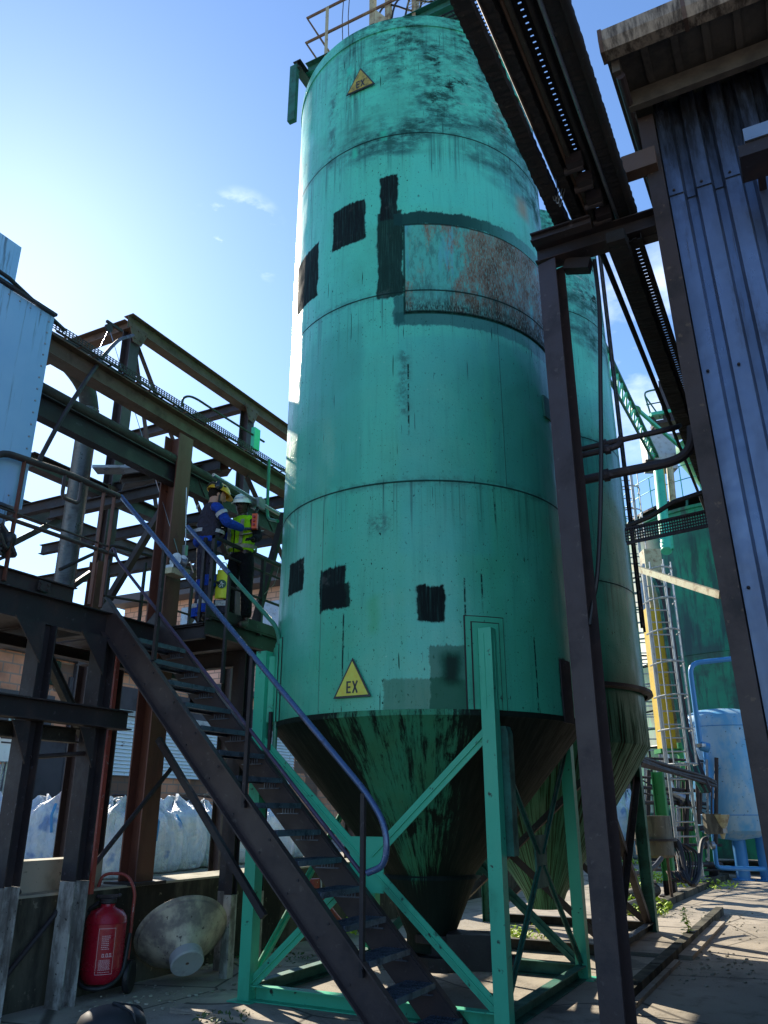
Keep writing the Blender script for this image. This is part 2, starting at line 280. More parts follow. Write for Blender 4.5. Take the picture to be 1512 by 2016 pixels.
def cone_paint():
    n = N('grimy_teal_hopper_paint'); x, y, z = n.sep(); th = n.math('ARCTAN2', y, x); s = n.math('MULTIPLY', th, 1.6); uv = n.comb(s, z)
    c = n.mix(n.ss(n.noise(1.5, uv, 4), .35, .7), (.035, .27, .15), (.045, .19, .08))
    g = n.noise(4, uv, 10, .78, (3.4, .6, 1)); g2 = n.noise(1.0, uv, 5, .6, (1, 1, 1), loc=(3.1, 2, 0))
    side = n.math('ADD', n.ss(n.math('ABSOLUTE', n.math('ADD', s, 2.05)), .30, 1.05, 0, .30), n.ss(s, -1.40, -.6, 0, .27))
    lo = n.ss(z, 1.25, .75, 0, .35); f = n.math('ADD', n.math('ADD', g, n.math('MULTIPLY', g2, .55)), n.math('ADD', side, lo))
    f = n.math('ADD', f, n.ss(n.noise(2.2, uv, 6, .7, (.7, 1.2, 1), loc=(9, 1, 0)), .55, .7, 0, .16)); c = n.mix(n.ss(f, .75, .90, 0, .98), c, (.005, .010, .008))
    sc = n.noise(6, uv, 6, .8, (9, .5, 1), loc=(5, 1, 0)); c = n.mix(n.ss(sc, .66, .72, 0, .45), c, (.12, .28, .18))
    sp = n.noise(40, uv, 3, .6, (1.5, .7, 1)); c = n.mix(n.ss(sp, .66, .70), c, (.006, .015, .012))
    ed = n.math('ABSOLUTE', n.math('SUBTRACT', z, 1.06)); c = n.mix(n.ss(ed, .012, .004), c, (.004, .01, .008))
    n.bump(n.math('ADD', g, n.math('MULTIPLY', n.noise(2, uv, 2), 4.)), .3, .015); return n.out(c, n.ss(g, .3, .7, .5, .85), 0, .22)
M['cone'] = cone_paint()
def ground_mat():
    n = N('stained_concrete_yard'); a = n.noise(.5, detail=6); b = n.noise(4, detail=8, rough=.7); d = n.noise(50, detail=3)
    c = n.mix(n.ss(a, .35, .65), (.38, .33, .265), (.25, .22, .18)); c = n.mix(n.ss(b, .52, .72, 0, .7), c, (.11, .10, .08))
    c = n.mix(n.ss(d, .40, .75, 0, .55), c, (.38, .35, .29)); c = n.mix(n.ss(n.noise(1.3, detail=7, rough=.7, loc=(3, 9, 0)), .56, .70, 0, .7), c, (.08, .08, .055)); c = n.mix(n.ss(n.noise(.55, detail=5, rough=.6, loc=(7, 1, 0)), .56, .66, 0, .6), c, (.06, .055, .05))
    cr = n.new('ShaderNodeTexVoronoi', feature='DISTANCE_TO_EDGE'); cr.inputs['Scale'].default_value = .55
    wv = n.new('ShaderNodeVectorMath', operation='ADD'); n.put(wv.inputs[0], n.o); nz = n.new('ShaderNodeTexNoise'); nz.inputs['Scale'].default_value = 2; n.put(wv.inputs[1], nz.outputs['Color']); n.put(cr.inputs['Vector'], wv.outputs[0])
    c = n.mix(n.ss(cr.outputs[0], .012, .003, 0, .8), c, (.04, .035, .03))
    n.bump(n.math('ADD', d, n.math('MULTIPLY', b, 3)), .5, .01); return n.out(c, .85, spec=.25)
M['ground'] = ground_mat()
def brick_mat(name, c1, c2, mortar, scale, patch=None):
    n = N(name); x, y, z = n.sep(); g = n.comb(n.math('ADD', x, y), z)
    b = n.new('ShaderNodeTexBrick'); n.put(b.inputs['Vector'], g); b.inputs['Scale'].default_value = scale
    for i, v in ((1, c1), (2, c2), (3, mortar)): b.inputs[i].default_value = (*v, 1)
    b.inputs['Mortar Size'].default_value = .022; b.inputs['Brick Width'].default_value = .55; b.inputs['Row Height'].default_value = .27
    c = n.mix(n.ss(n.noise(.6, detail=6), .45, .7, 0, .55), b.outputs[0], (.12, .07, .055))
    if patch:
        vo = n.new('ShaderNodeTexVoronoi', distance='CHEBYCHEV'); vo.inputs['Scale'].default_value = 1.1; n.put(vo.inputs['Vector'], g); vo.inputs['Randomness'].default_value = .4
        sp = n.new('ShaderNodeSeparateColor'); n.put(sp.inputs[0], vo.outputs['Color']); c = n.mix(n.ss(sp.outputs[0], .72, .74, 0, .8), c, patch)
    n.bump(b.outputs['Fac'], -.3, .02); return n.out(c, .85, spec=.2)
M['brick'] = brick_mat('orange_block_brickwork', (.72, .33, .20), (.58, .26, .15), (.34, .25, .20), 1.0, (.09, .07, .06))
M['brick_pink'] = brick_mat('pale_pink_brickwork', (.62, .38, .29), (.52, .31, .23), (.22, .17, .14), .9)
M['slate'] = worn('dark_violet_cladding', (.06, .055, .065), (.035, .03, .035), None, 1.2, .4, .7)
M['roof_dark'] = worn('dark_corrugated_roof', (.07, .07, .08), (.12, .10, .09), None, 1.2, .4, .7)
M['shutter'] = worn('pale_corrugated_sheet', (.72, .80, .82), (.58, .66, .68), (.15, .12, .1), 1.0, .35, .5, .2, .05, .5)
M['blueclad'] = None
def blueclad():
    n = N('pale_blue_cladding_paint'); x, y, z = n.sep(); uv = n.comb(y, z); st = n.noise(4, uv, 7, .7, (6, .25, 1))
    c = n.mix(n.ss(n.noise(1.5, detail=4), .3, .7), (.24, .46, .70), (.30, .52, .74)); top = n.ss(n.noise(1.2, uv, 3, .5, (2.5, .2, 1), loc=(2, 2, 0)), .5, .65)
    c = n.mix(n.math('MULTIPLY', n.ss(st, .55, .68, 0, .75), top), c, (.10, .15, .21)); c = n.mix(n.math('MULTIPLY', n.ss(z, 2.2, 3.0), n.ss(st, .52, .62, 0, .7)), c, (.05, .07, .09)); c = n.mix(n.math('MULTIPLY', n.ss(z, .95, .45), n.ss(st, .45, .6)), c, (.05, .05, .06))
    n.bump(n.noise(30, detail=3), .12, .004); return n.out(c, .4)
M['blueclad'] = blueclad()
def galvsheet():
    n = N('bluish_galvanised_sheet'); a = n.noise(3, detail=6, sc=(1, 1, .3)); c = n.mix(n.ss(a, .35, .7), (.17, .215, .31), (.11, .14, .21))
    c = n.mix(n.ss(n.noise(1.2, detail=8, rough=.75, sc=(2, 2, .6), loc=(4, 4, 1)), .54, .72, 0, .8), c, (.07, .07, .09)); c = n.mix(n.ss(n.noise(5, detail=6, rough=.75, sc=(5, 1, .22), loc=(2, 4, 1)), .60, .70, 0, .7), c, (.10, .065, .045)); x, y, z = n.sep(); c = n.mix(n.math('MULTIPLY', n.ss(z, 5.6, 6.9), n.ss(n.noise(3, detail=7, rough=.7, sc=(3, 1, .5)), .35, .6, .3, 1.)), c, (.03, .03, .035))  # last mix darkens the sheet towards the top: soffit shade put into the colour
    n.bump(n.noise(2.2, detail=3), .35, .04); return n.out(c, n.ss(a, .3, .7, .25, .45), .65)
M['galvsheet'] = galvsheet()
M['soffit'] = worn('sooty_soffit_sheet', (.09, .075, .06), (.035, .03, .028), None, 2, .6, .8)
def gutter_mat():
    n = N('stained_fibre_cement_gutter'); a = n.noise(5, detail=8, rough=.7, sc=(3, 1, .5)); c = n.mix(n.ss(a, .4, .62), (.34, .27, .20), (.07, .05, .035)); n.bump(a, .5, .02); return n.out(c, .8)
M['gutter'] = gutter_mat()
M['funnel'] = worn('dusty_cream_funnel', (.46, .40, .31), (.18, .15, .14), (.07, .05, .045), 3.0, .8, .5, .1, .15, 1)
M['spout'] = worn('grey_plastic_spout', (.42, .42, .44), (.28, .28, .30), None, 4, .4, .5)
def bag_mat():
    n = N('translucent_white_bulk_bag'); a = n.noise(3, detail=6, dist=.8); b = n.noise(7, detail=7, rough=.7, sc=(1, 1, .35), dist=.6)
    c = n.mix(n.ss(a, .35, .65), (.84, .86, .88), (.58, .68, .82)); c = n.mix(n.ss(n.noise(1.7, detail=3, loc=(2, 2, 2)), .58, .66, 0, .8), c, (.16, .30, .62))
    n.bump(n.math('ADD', n.math('MULTIPLY', b, 3.), n.math('MULTIPLY', a, 3.)), .9, .04); n.b.inputs['Transmission Weight'].default_value = 0.0
    return n.out(c, n.ss(b, .35, .65, .2, .5))
M['bag'] = bag_mat()
M['weed'] = N('sun_painted_weed_leaf').out((.42, .58, .03), .5); M['weed2'] = N('dark_weed_leaf').out((.05, .10, .025), .6)  # sunlit and shaded copies of one leaf, the light put into the colour
def sign_yellow(name, c, d):
    n = N(name); return n.out(n.mix(n.ss(n.noise(9, detail=6, rough=.7), .42, .65), c, d), .45)
M['sy1'] = sign_yellow('dirty_sign_yellow', (.42, .34, .05), (.14, .11, .03)); M['sy2'] = sign_yellow('sign_yellow', (.60, .62, .08), (.62, .50, .05))
M['sblack'] = N('sign_black').out((.03, .035, .035), .5)

# ------------------------------------------------------------------ mesh toolkit
LOC = {}
def link(o): C.collection.objects.link(o); return o
def thing(name, label, cat, loc=(0, 0, 0), group=None):
    o = link(bpy.data.objects.new(name, None)); o.location = loc; o.empty_display_size = .1
    o['label'] = label; o['category'] = cat
    if group: o['group'] = group
    LOC[o.name] = Vector(loc); return o
def tag(o, label=None, cat=None, group=None, kind=None):
    if label: o['label'] = label
    if cat: o['category'] = cat
    if group: o['group'] = group
    if kind: o['kind'] = kind
    return o
class MB:
    def __init__(s): s.b = bmesh.new()
    def poly(s, pts, faces):
        v = [s.b.verts.new(p) for p in pts]
        for f in faces:
            try: s.b.faces.new([v[i] for i in f])
            except ValueError: pass
        return s
    def prism(s, prof, p0, p1, up=(0, 0, 1), close=True):
        """extrude 2-D profile (side, up) from p0 to p1"""
        p0, p1 = Vector(p0), Vector(p1); d = (p1 - p0).normalized(); up = Vector(up)
        if abs(d.dot(up.normalized())) > .98: up = Vector((1, 0, 0)) if abs(d.x) < .9 else Vector((0, 1, 0))
        sd = d.cross(up).normalized(); u = sd.cross(d).normalized(); k = len(prof)
        pts = [p0 + sd * a + u * b for a, b in prof] + [p1 + sd * a + u * b for a, b in prof]
        f = [(i, (i + 1) % k, k + (i + 1) % k, k + i) for i in range(k)]
        if close: f += [tuple(range(k))[::-1], tuple(range(k, 2 * k))]
        return s.poly(pts, f)
    def bar(s, p0, p1, w, h, up=(0, 0, 1)):
        return s.prism([(-w / 2, -h / 2), (w / 2, -h / 2), (w / 2, h / 2), (-w / 2, h / 2)], p0, p1, up)
    def ibeam(s, p0, p1, w, h, t=.012, up=(0, 0, 1)):
        a, b = w / 2, h / 2; q = t / 2
        return s.prism([(-a, -b), (a, -b), (a, -b + t), (q, -b + t), (q, b - t), (a, b - t), (a, b), (-a, b), (-a, b - t), (-q, b - t), (-q, -b + t), (-a, -b + t)], p0, p1, up)
    def chan(s, p0, p1, w, h, t=.01, up=(0, 0, 1)):
        a, b = w / 2, h / 2
        return s.prism([(-a, -b), (a, -b), (a, -b + t), (-a + t, -b + t), (-a + t, b - t), (a, b - t), (a, b), (-a, b)], p0, p1, up)
    def angle(s, p0, p1, w, t=.008, up=(0, 0, 1)):
        a = w / 2
        return s.prism([(-a, -a), (a, -a), (a, -a + t), (-a + t, -a + t), (-a + t, a), (-a, a)], p0, p1, up)
    def box(s, c, sz, rz=0):
        c = Vector(c); R = Matrix.Rotation(rz, 3, 'Z'); x, y, z = [q / 2 for q in sz]
        pts = [c + R @ Vector((a * x, b * y, e * z)) for a in (-1, 1) for b in (-1, 1) for e in (-1, 1)]
        return s.poly(pts, [(0, 1, 3, 2), (4, 6, 7, 5), (0, 4, 5, 1), (2, 3, 7, 6), (0, 2, 6, 4), (1, 5, 7, 3)])
    def tube(s, pts, r, seg=10, bend=0., n=5, cap=True):
        pts = [Vector(p) for p in pts]
        if bend and len(pts) > 2:
            o = [pts[0]]
            for i in range(1, len(pts) - 1):
                a, b, c = pts[i - 1], pts[i], pts[i + 1]; la = min(bend, (a - b).length * .48); lc = min(bend, (c - b).length * .48)
                q0 = b + (a - b).normalized() * la; q1 = b + (c - b).normalized() * lc
                for k in range(n + 1):
                    t = k / n; o.append(q0 * (1 - t) ** 2 + b * 2 * t * (1 - t) + q1 * t * t)
            o.append(pts[-1]); pts = o
        rr = r if isinstance(r, (list, tuple)) else [r] * len(pts); rings = []; nrm = None
        for i, p in enumerate(pts):
            d = (pts[min(i + 1, len(pts) - 1)] - pts[max(i - 1, 0)]).normalized()
            if nrm is None: nrm = d.orthogonal().normalized()
            nrm = (nrm - d * nrm.dot(d)).normalized(); bi = d.cross(nrm)
            rings.append([s.b.verts.new(p + (nrm * math.cos(2 * math.pi * k / seg) + bi * math.sin(2 * math.pi * k / seg)) * rr[i]) for k in range(seg)])
        for a, b in zip(rings, rings[1:]):
            for k in range(seg): s.b.faces.new((a[k], a[(k + 1) % seg], b[(k + 1) % seg], b[k]))
        if cap: s.b.faces.new(rings[0][::-1]); s.b.faces.new(rings[-1])
        return s
    def lathe(s, prof, c, seg=48, axis=(0, 0, 1), cap=(False, False), a0=0, a1=None):
        c = Vector(c); ax = Vector(axis).normalized(); x = Vector((1, 0, 0)) if abs(ax.z) > .99 else ax.orthogonal().normalized(); y = ax.cross(x)
        full = a1 is None; rings = []
        for r, h in prof:
            m = seg if full else seg + 1
            rings.append([s.b.verts.new(c + ax * h + (x * math.cos(t) + y * math.sin(t)) * max(r, 1e-4)) for t in [(a0 + (2 * math.pi if full else a1 - a0) * k / seg) for k in range(m)]])
        for a, b in zip(rings, rings[1:]):
            m = len(a)
            for k in range(m if full else m - 1): s.b.faces.new((a[k], a[(k + 1) % m], b[(k + 1) % m], b[k]))
        if cap[0]: s.b.faces.new(rings[0][::-1])
        if cap[1]: s.b.faces.new(rings[-1])
        return s
    def ball(s, c, r, sc=(1, 1, 1), sub=3, R=None):
        m = Matrix.Translation(Vector(c)) @ (R.to_4x4() if R else Matrix.Identity(4)) @ Matrix.Diagonal((*sc, 1)); bmesh.ops.create_icosphere(s.b, subdivisions=sub, radius=r, matrix=m); return s
    def lean(s, k, z0):
        for v in s.b.verts: v.co.x += (z0 - v.co.z) * k
        return s
    def mesh(s, name, origin=(0, 0, 0), smooth=False, bevel=0):
        if bevel: bmesh.ops.bevel(s.b, geom=[e for e in s.b.edges if e.is_manifold and e.calc_face_angle(0) > .6], offset=bevel, segments=2, affect='EDGES', clamp_overlap=True)
        bmesh.ops.recalc_face_normals(s.b, faces=s.b.faces); bmesh.ops.translate(s.b, verts=s.b.verts, vec=-Vector(origin))
        me = bpy.data.meshes.new(name); s.b.to_mesh(me); s.b.free()
        if smooth:
            for p in me.polygons: p.use_smooth = True
            me.set_sharp_from_angle(angle=RAD(35))
        return me
    def build(s, name, mat, parent=None, smooth=False, bevel=0, loc=None):
        org = LOC[parent.name] if parent else (Vector(loc) if loc is not None else Vector((0, 0, 0)))
        me = s.mesh(name, org, smooth, bevel); me.materials.append(M[mat] if isinstance(mat, str) else mat)
        o = link(bpy.data.objects.new(name, me)); LOC[o.name] = org
        if parent: o.parent = parent
        else: o.location = org
        return o
def grate(mb, x0, x1, y0, y1, z, step=.035, cross=.1, h=.03, t=.005, along='x'):
    if along == 'x':
        k = int((y1 - y0) / step)
        for i in range(k + 1): mb.box(((x0 + x1) / 2, y0 + i * step, z), (x1 - x0, t, h))
        k = int((x1 - x0) / cross)
        for i in range(k + 1): mb.box((x0 + i * cross, (y0 + y1) / 2, z + .002), (t, y1 - y0, h * .5))
    else:
        k = int((x1 - x0) / step)
        for i in range(k + 1): mb.box((x0 + i * step, (y0 + y1) / 2, z), (t, y1 - y0, h))
        k = int((y1 - y0) / cross)
        for i in range(k + 1): mb.box(((x0 + x1) / 2, y0 + i * cross, z + .002), (x1 - x0, t, h * .5))
    return mb

# ================================================================== SETTING
MB().poly([(-400, -400, 0), (400, -400, 0), (400, 400, 0), (-400, 400, 0)], [(0, 1, 2, 3)]).build('ground', 'ground')['kind'] = 'structure'
g = MB().box((-19, 40, .30), (23.6, 130, .62)).build('loading_yard', 'ground'); g['kind'] = 'structure'
g = MB().box((-3.6, 8.6, .012), (3.6, 4.6, .06)).box((-3.55, 13.0, .012), (3.7, 3.6, .07)).build('concrete_plinth', 'ground'); g['kind'] = 'structure'
k = thing('kerb', 'mossy low concrete kerb running along the yard beside the rear green silo', 'kerb', (-1.9, 9, 0))
for i in range(5): MB().bar((-1.92, 8.5 + i * 1.55, .05), (-1.92, 8.5 + i * 1.55 + 1.52, .05), .12, .13).build('kerb_stone', 'conc', k)
k = thing('kerb', 'dark concrete kerb edging the weedy strip by the green posts in the distance', 'kerb', (-3, 17, 0))
for i in range(4): MB().bar((-3.05 + .1 * i, 15.5 + i * 2.3, .05), (-2.95 + .1 * i, 15.5 + i * 2.3 + 2.25, .05), .16, .14).build('kerb_stone', 'conc', k)

# ================================================================== FRONT SILO
def silo_body(root, paint, flange=False):
    c = SC
    o = LOC[root.name]; prof = [(SR, 2.47)]
    prof += [(SR, 6.0), (SR, 10.86)]
    prof += [(SR + .014, 10.862), (SR + .014, 10.91), (SR, 10.912), (SR, 11.05), (SR - .02, 11.07), (.05, 11.42)]
    MB().lathe([(r, h) for r, h in prof], (o.x, o.y, 0), 144, cap=(False, True)).build('body', paint, root, True)
s1 = thing('silo', 'huge weathered teal silo in front with black tar patches and a rust-stained panel', 'silo', SC)
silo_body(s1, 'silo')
MB().lathe([(SR + .012, 2.50), (SR + .012, 2.45), (SR - .01, 2.44), (.46, 1.07), (.47, 1.03), (.24, .52), (.24, .38)], (SC.x, SC.y, 0), 128).build('hopper', 'cone', s1, True)
MB().lathe([(.24, .54), (.30, .54), (.30, .47), (.22, .47), (.22, .36), (.34, .36), (.34, .24), (.2, .24)], (SC.x + .12, SC.y, 0), 24).box((SC.x + .5, SC.y - .1, .42), (.5, .32, .3), .3).tube([(SC.x + .2, SC.y, .3), (SC.x + .9, SC.y - .05, .36)], .05).build('outlet_valve', 'black_steel', s1, False, .01)
def curved(mb, th0, th1, z0, z1, r, t, n=8, c=SC):
    pts = []; f = []
    for k in range(n + 1):
        a = th0 + (th1 - th0) * k / n
        for rr in (r, r + t):
            for z in (z0, z1): pts.append((c.x + rr * math.cos(a), c.y + rr * math.sin(a), z))
    for k in range(n):
        a = k * 4; b = a + 4; f += [(a, b, b + 1, a + 1), (a + 2, a + 3, b + 3, b + 2), (a, a + 2, b + 2, b), (a + 1, b + 1, b + 3, a + 3)]
    f += [(0, 1, 3, 2), (n * 4, n * 4 + 2, n * 4 + 3, n * 4 + 1)]
    return mb.poly(pts, f)
LX = (-4.97, -2.50); LY = (6.84, 9.26); LEG = .125
def legs(root, dx=0, dy=0, h=3.22, mat='green_steel', c=SC):
    z0 = .04
    for ix, x in enumerate(LX):
        for iy, y in enumerate(LY):
            MB().bar((x + dx, y + dy, z0), (x + dx, y + dy, h), LEG, LEG, (0, 1, 0)).bar((x + dx, y + dy, z0 - .02), (x + dx, y + dy, z0 + .012), .26, .26, (0, 1, 0)).build('leg', mat, root, False, .006)
            th = math.atan2(y - (c.y - dy * 0) if dy == 0 else y - SC.y, x - SC.x)
            cc = Vector((SC.x + dx, SC.y + dy, 0))
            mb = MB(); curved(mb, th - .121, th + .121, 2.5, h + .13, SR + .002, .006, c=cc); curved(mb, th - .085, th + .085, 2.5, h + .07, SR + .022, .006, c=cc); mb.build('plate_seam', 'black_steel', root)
            mb = MB(); curved(mb, th - .113, th + .113, 2.5, h + .118, SR + .009, .012, c=cc); curved(mb, th - .078, th + .078, 2.5, h + .058, SR + .029, .010, c=cc); curved(mb, th - .03, th + .03, 2.5, h - .05, SR + .04, .06, 3, cc)
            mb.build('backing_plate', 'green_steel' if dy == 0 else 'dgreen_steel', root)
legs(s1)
def brace_side(root, a, b, mat, off=(0, 0, 0), zt=2.12, gus=True, w=.10, t=.012):
    a, b, off = Vector(a), Vector(b), Vector(off); d = (b - a).normalized(); up = Vector((0, 0, 1)); nrm = d.cross(up); ctr = (a + b) / 2 + up * 1.22
    for p, z in ((a, .14), (b, .14), (a, zt + .22), (b, zt + .22)):
        q = p + up * z + off; i = (q - ctr).normalized()
        MB().bar(q, ctr + off + i * .08, t, w, nrm.cross(i)).bar(q + nrm * 0, ctr + off + i * .08, w * .45, t, nrm.cross(i)).build('brace', mat, root)
    if gus: MB().prism([(-.17, -.24), (.17, -.24), (.17, .22), (-.17, .22)], ctr + off - nrm * .008, ctr + off + nrm * .008, up).build('gusset_plate', mat, root)
brace_side(s1, (LX[0], LY[0], 0), (LX[1], LY[0], 0), 'green_steel')
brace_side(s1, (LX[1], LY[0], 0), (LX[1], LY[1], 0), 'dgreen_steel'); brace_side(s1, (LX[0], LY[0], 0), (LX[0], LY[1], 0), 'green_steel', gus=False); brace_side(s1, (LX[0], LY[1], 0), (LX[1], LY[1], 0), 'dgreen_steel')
for a, b in (((LX[0], LY[0]), (LX[1], LY[0])), ((LX[1], LY[0]), (LX[1], LY[1])), ((LX[0], LY[1]), (LX[1], LY[1])), ((LX[0], LY[0]), (LX[0], LY[1]))):
    d = (Vector((*b, 0)) - Vector((*a, 0))).normalized()
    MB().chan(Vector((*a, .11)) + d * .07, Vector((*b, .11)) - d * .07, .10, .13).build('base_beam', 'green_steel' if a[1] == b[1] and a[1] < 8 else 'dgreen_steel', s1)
# capped brace head on the front leg
MB().prism([(-.05, 0), (.05, 0), (.05, 1.0), (.03, 1.06), (-.03, 1.06), (-.05, 1.0)], (LX[1] + .07, LY[0] + .09, 1.3), (LX[1] + .07, LY[0] + .22, 1.3)).build('bracket', 'dgreen_steel', s1)
# small fittings on the shell: level plate and bracket at right, bracket near the rim
th = .06 / SR
mb = MB(); curved(mb, TS(-.62), TS(-.50), 10.15, 10.75, SR + .002, .03, 3); curved(mb, TS(-.70), TS(-.42), 10.10, 10.13, SR + .002, .12, 3)
mb.build('bracket', 'green_steel', s1)
mb = MB(); curved(mb, TS(-.28), TS(-.10), 5.72, 5.98, SR + .004, .02, 3); mb.build('level_plate', 'dgreen_steel', s1)
mb = MB(); curved(mb, TS(-.355), TS(-.15), 2.44, 3.04, SR + .004, .015, 4); mb.build('manhole_cover', 'black_steel', s1)
mb = MB(); curved(mb, TS(-1.97), TS(.9), 6.64, 7.79, SR + .001, .013, 40); mb.build('patch_plate', 'silo', s1)
# EX signs
def ex_sign(label, s, z, side, hgt, m, yaw=0):
    a = TS(s); n = Vector((math.cos(a), math.sin(a), 0)); ctr = SC + n * (SR + .015) + Vector((0, 0, z)); sd = Vector((-n.y, n.x, 0)); up = Vector((0, 0, 1))
    t = thing('warning_sign', label, 'sign', ctr, 'triangular warning signs on the front silo')
    def tri(k, d0, d1):
        b = [(-side / 2 * k, -hgt * .36 * k), (side / 2 * k, -hgt * .36 * k), (0, hgt * .64 * k)]
        return MB().poly([ctr + n * d + sd * x + up * y for d in (d0, d1) for x, y in b], [(0, 1, 2), (3, 5, 4), (0, 3, 4, 1), (1, 4, 5, 2), (2, 5, 3, 0)])
    tri(1, 0, .012).build('border', 'sblack', t); tri(.86, .012, .015).build('plate', m, t)
    L = hgt * .30; W = L * .42; y0 = -hgt * .25; mb = MB(); q = L * .14
    def st(x0, yy0, x1, yy1): mb.bar(ctr + n * .0165 + sd * x0 + up * (y0 + yy0), ctr + n * .0165 + sd * x1 + up * (y0 + yy1), .003, q, n.cross((sd * (x1 - x0) + up * (yy1 - yy0)).normalized()))
    x = -W - q * .7; st(x + q / 2, 0, x + q / 2, L); st(x + q, q / 2, x + W, q / 2); st(x + q, L / 2, x + W * .9, L / 2); st(x + q, L - q / 2, x + W, L - q / 2)
    x = q * .7; st(x, 0, x + W, L); st(x + W, 0, x, L); mb.build('lettering', 'sblack', t)
ex_sign('dull dirty yellow triangular EX sign high up near the rim of the front silo', -2.5, 10.11, .40, .36, 'sy1')
ex_sign('bright yellow triangular EX sign low on the front silo above its hopper', -2.5, 2.75, .39, .36, 'sy2')

# ------------------------------------------------------------------ top walkway of front silo
wz = 11.52; X0 = -4.86
t = thing('roof_walkway', 'green steel walkway with rusty railings crossing the top of the front silo', 'walkway', (X0, 7, wz))
MB().chan((X0, 6.95, wz), (-2.0, 6.95, wz), .08, .2).build('edge_beam', 'dgreen_steel', t); MB().chan((X0, 8.3, wz), (-2.0, 8.3, wz), .08, .2).build('edge_beam', 'dgreen_steel', t)
for x in (X0, -3.7, -2.2): MB().ibeam((x, 6.7, wz - .14), (x, 8.5, wz - .14), .12, .14).build('cross_beam', 'black_steel', t)
grate(MB(), X0, -2.05, 7.0, 8.28, wz + .06, .06, .12).build('grating', 'mossy_steel', t)
MB().bar((X0 - .04, 6.72, wz - .15), (X0 - .04, 6.72, wz - 1.15), .07, .11).build('bracket', 'dgreen_steel', t)
for zz in (1.05, .55):
    MB().tube([(X0 - .03, 8.25, wz + zz), (X0 - .03, 6.95, wz + zz), (-2.05, 6.95, wz + zz)], .022, 8).build('railing', 'rail_rust', t)
for x in (X0 + .33, X0 + 1.7, X0 + 3.1): MB().angle((x, 6.95, wz), (x, 6.95, wz + 1.05), .05, .008).build('rail_post', 'cream_steel', t)
MB().bar((X0 - .03, 8.2, wz), (X0 - .03, 8.2, wz + 1.05), .04, .04).build('rail_post', 'cream_steel', t)
MB().poly([(X0 + 1.1, 6.95, wz + .1), (X0 + 1.4, 6.95, wz + .1), (X0 + 1.1, 6.95, wz + .55), (X0 + 1.1, 6.98, wz + .1), (X0 + 1.4, 6.98, wz + .1), (X0 + 1.1, 6.98, wz + .55)], [(0, 1, 2), (3, 5, 4), (0, 3, 4, 1), (1, 4, 5, 2), (2, 5, 3, 0)]).build('gusset_plate', 'cream_steel', t)
t = thing('roof_machinery', 'tangle of cream pipe stands, cables and mesh guard on the silo top walkway', 'machinery', (-3.4, 7.5, wz))
for x, y in ((-3.9, 7.15), (-3.65, 7.15), (-3.3, 7.3), (-2.9, 7.2)): MB().bar((x, y, wz + .08), (x, y, wz + 1.7), .09, .07).build('stand', 'cream_steel', t)
for i in range(5): MB().tube([(-3.9 + .2 * i, 7.2, wz + .1), (-3.75 + .25 * i, 7.1, wz + .9), (-3.2 + .15 * i, 7.3, wz + .5 + .1 * i), (-2.5, 7.2, wz + .3 + .2 * i)], .014, 6, .3).build('cable', 'rubber', t)
MB().lathe([(.22, 0), (.22, .5), (.1, .6)], (-3.2, 7.6, wz + .5), 20, (1, 0, 0), (True, True)).build('motor', 'dgreen_steel', t)
mb = MB()
for i in range(14): mb.bar((-3.3 + i * .06, 7.05, wz + .35), (-3.3 + i * .06, 7.05, wz + 1.1), .006, .006).bar((-3.3, 7.05, wz + .35 + i * .055), (-2.5, 7.05, wz + .35 + i * .055), .006, .006)
mb.build('mesh_guard', 'cream_steel', t)
for x in (-4.35, -4.25): tag(MB().tube([(x, 7.1, wz + .1), (x - .03, 7.1, wz + .9), (x + .01, 7.1, wz + 2)], .007, 5).build('hanging_wire', 'rubber', loc=(x, 7.1, wz)), 'thin wire rising from the silo top walkway, %s of the pair' % ('left' if x < -4.3 else 'right'), 'wire', 'wires above the front silo')

# ------------------------------------------------------------------ rear silo
DY = 3.85
s2 = thing('silo', 'second teal green silo behind the first one, with a skirt flange and mouldy hopper', 'silo', SC + Vector((0, DY, 0)))
prof = [(SR + .05, 3.20), (SR + .05, 3.24)]
MB().lathe([(SR, 3.24), (SR, 7)] + [(SR, 11.05), (.05, 11.4)], (SC.x, SC.y + DY, 0), 112, cap=(False, True)).build('body', 'silo2', s2, True)
MB().lathe([(SR - .05, 3.27), (SR + .09, 3.27), (SR + .10, 3.22), (SR + .02, 3.20)], (SC.x, SC.y + DY, 0), 112).build('flange', 'black_steel', s2, True)
MB().lathe([(SR - .03, 3.21), (SR - .02, 2.53), (SR - .03, 2.50)], (SC.x, SC.y + DY, 0), 112).build('skirt', 'silo2', s2, True)
MB().lathe([(SR - .03, 2.50), (.3, .6), (.22, .4)], (SC.x, SC.y + DY, 0), 112).build('hopper', 'silo2', s2, True)
for x in LX:
    for y in (LY[0] + DY, LY[1] + DY): MB().ibeam((x, y, 0), (x, y, 2.35), .16, .16, .012, (1, 0, 0)).bar((x, y, 2.35), (x * .97 - .11, y + (.1 if y < 12 else -.1), 2.5), .12, .12).build('leg', 'dgreen_steel', s2)
for a, b in (((LX[0], LY[0] + DY), (LX[1], LY[0] + DY)), ((LX[1], LY[0] + DY), (LX[1], LY[1] + DY)), ((LX[0], LY[1] + DY), (LX[1], LY[1] + DY))):
    A = Vector((*a, .1)); B = Vector((*b, .1)); u = Vector((0, 0, 2.1)); n_ = (B - A).cross(u).normalized() * .03
    MB().angle(A + n_, B + u + n_, .09).build('brace', 'black_steel', s2); MB().angle(B - n_, A + u - n_, .09).build('brace', 'black_steel', s2); MB().chan(A, B, .1, .14).build('base_beam', 'mossy_steel', s2)
t = thing('cable', 'black cable sagging down the side of the rear silo', 'cable', P(1180, 520, y=5.6))
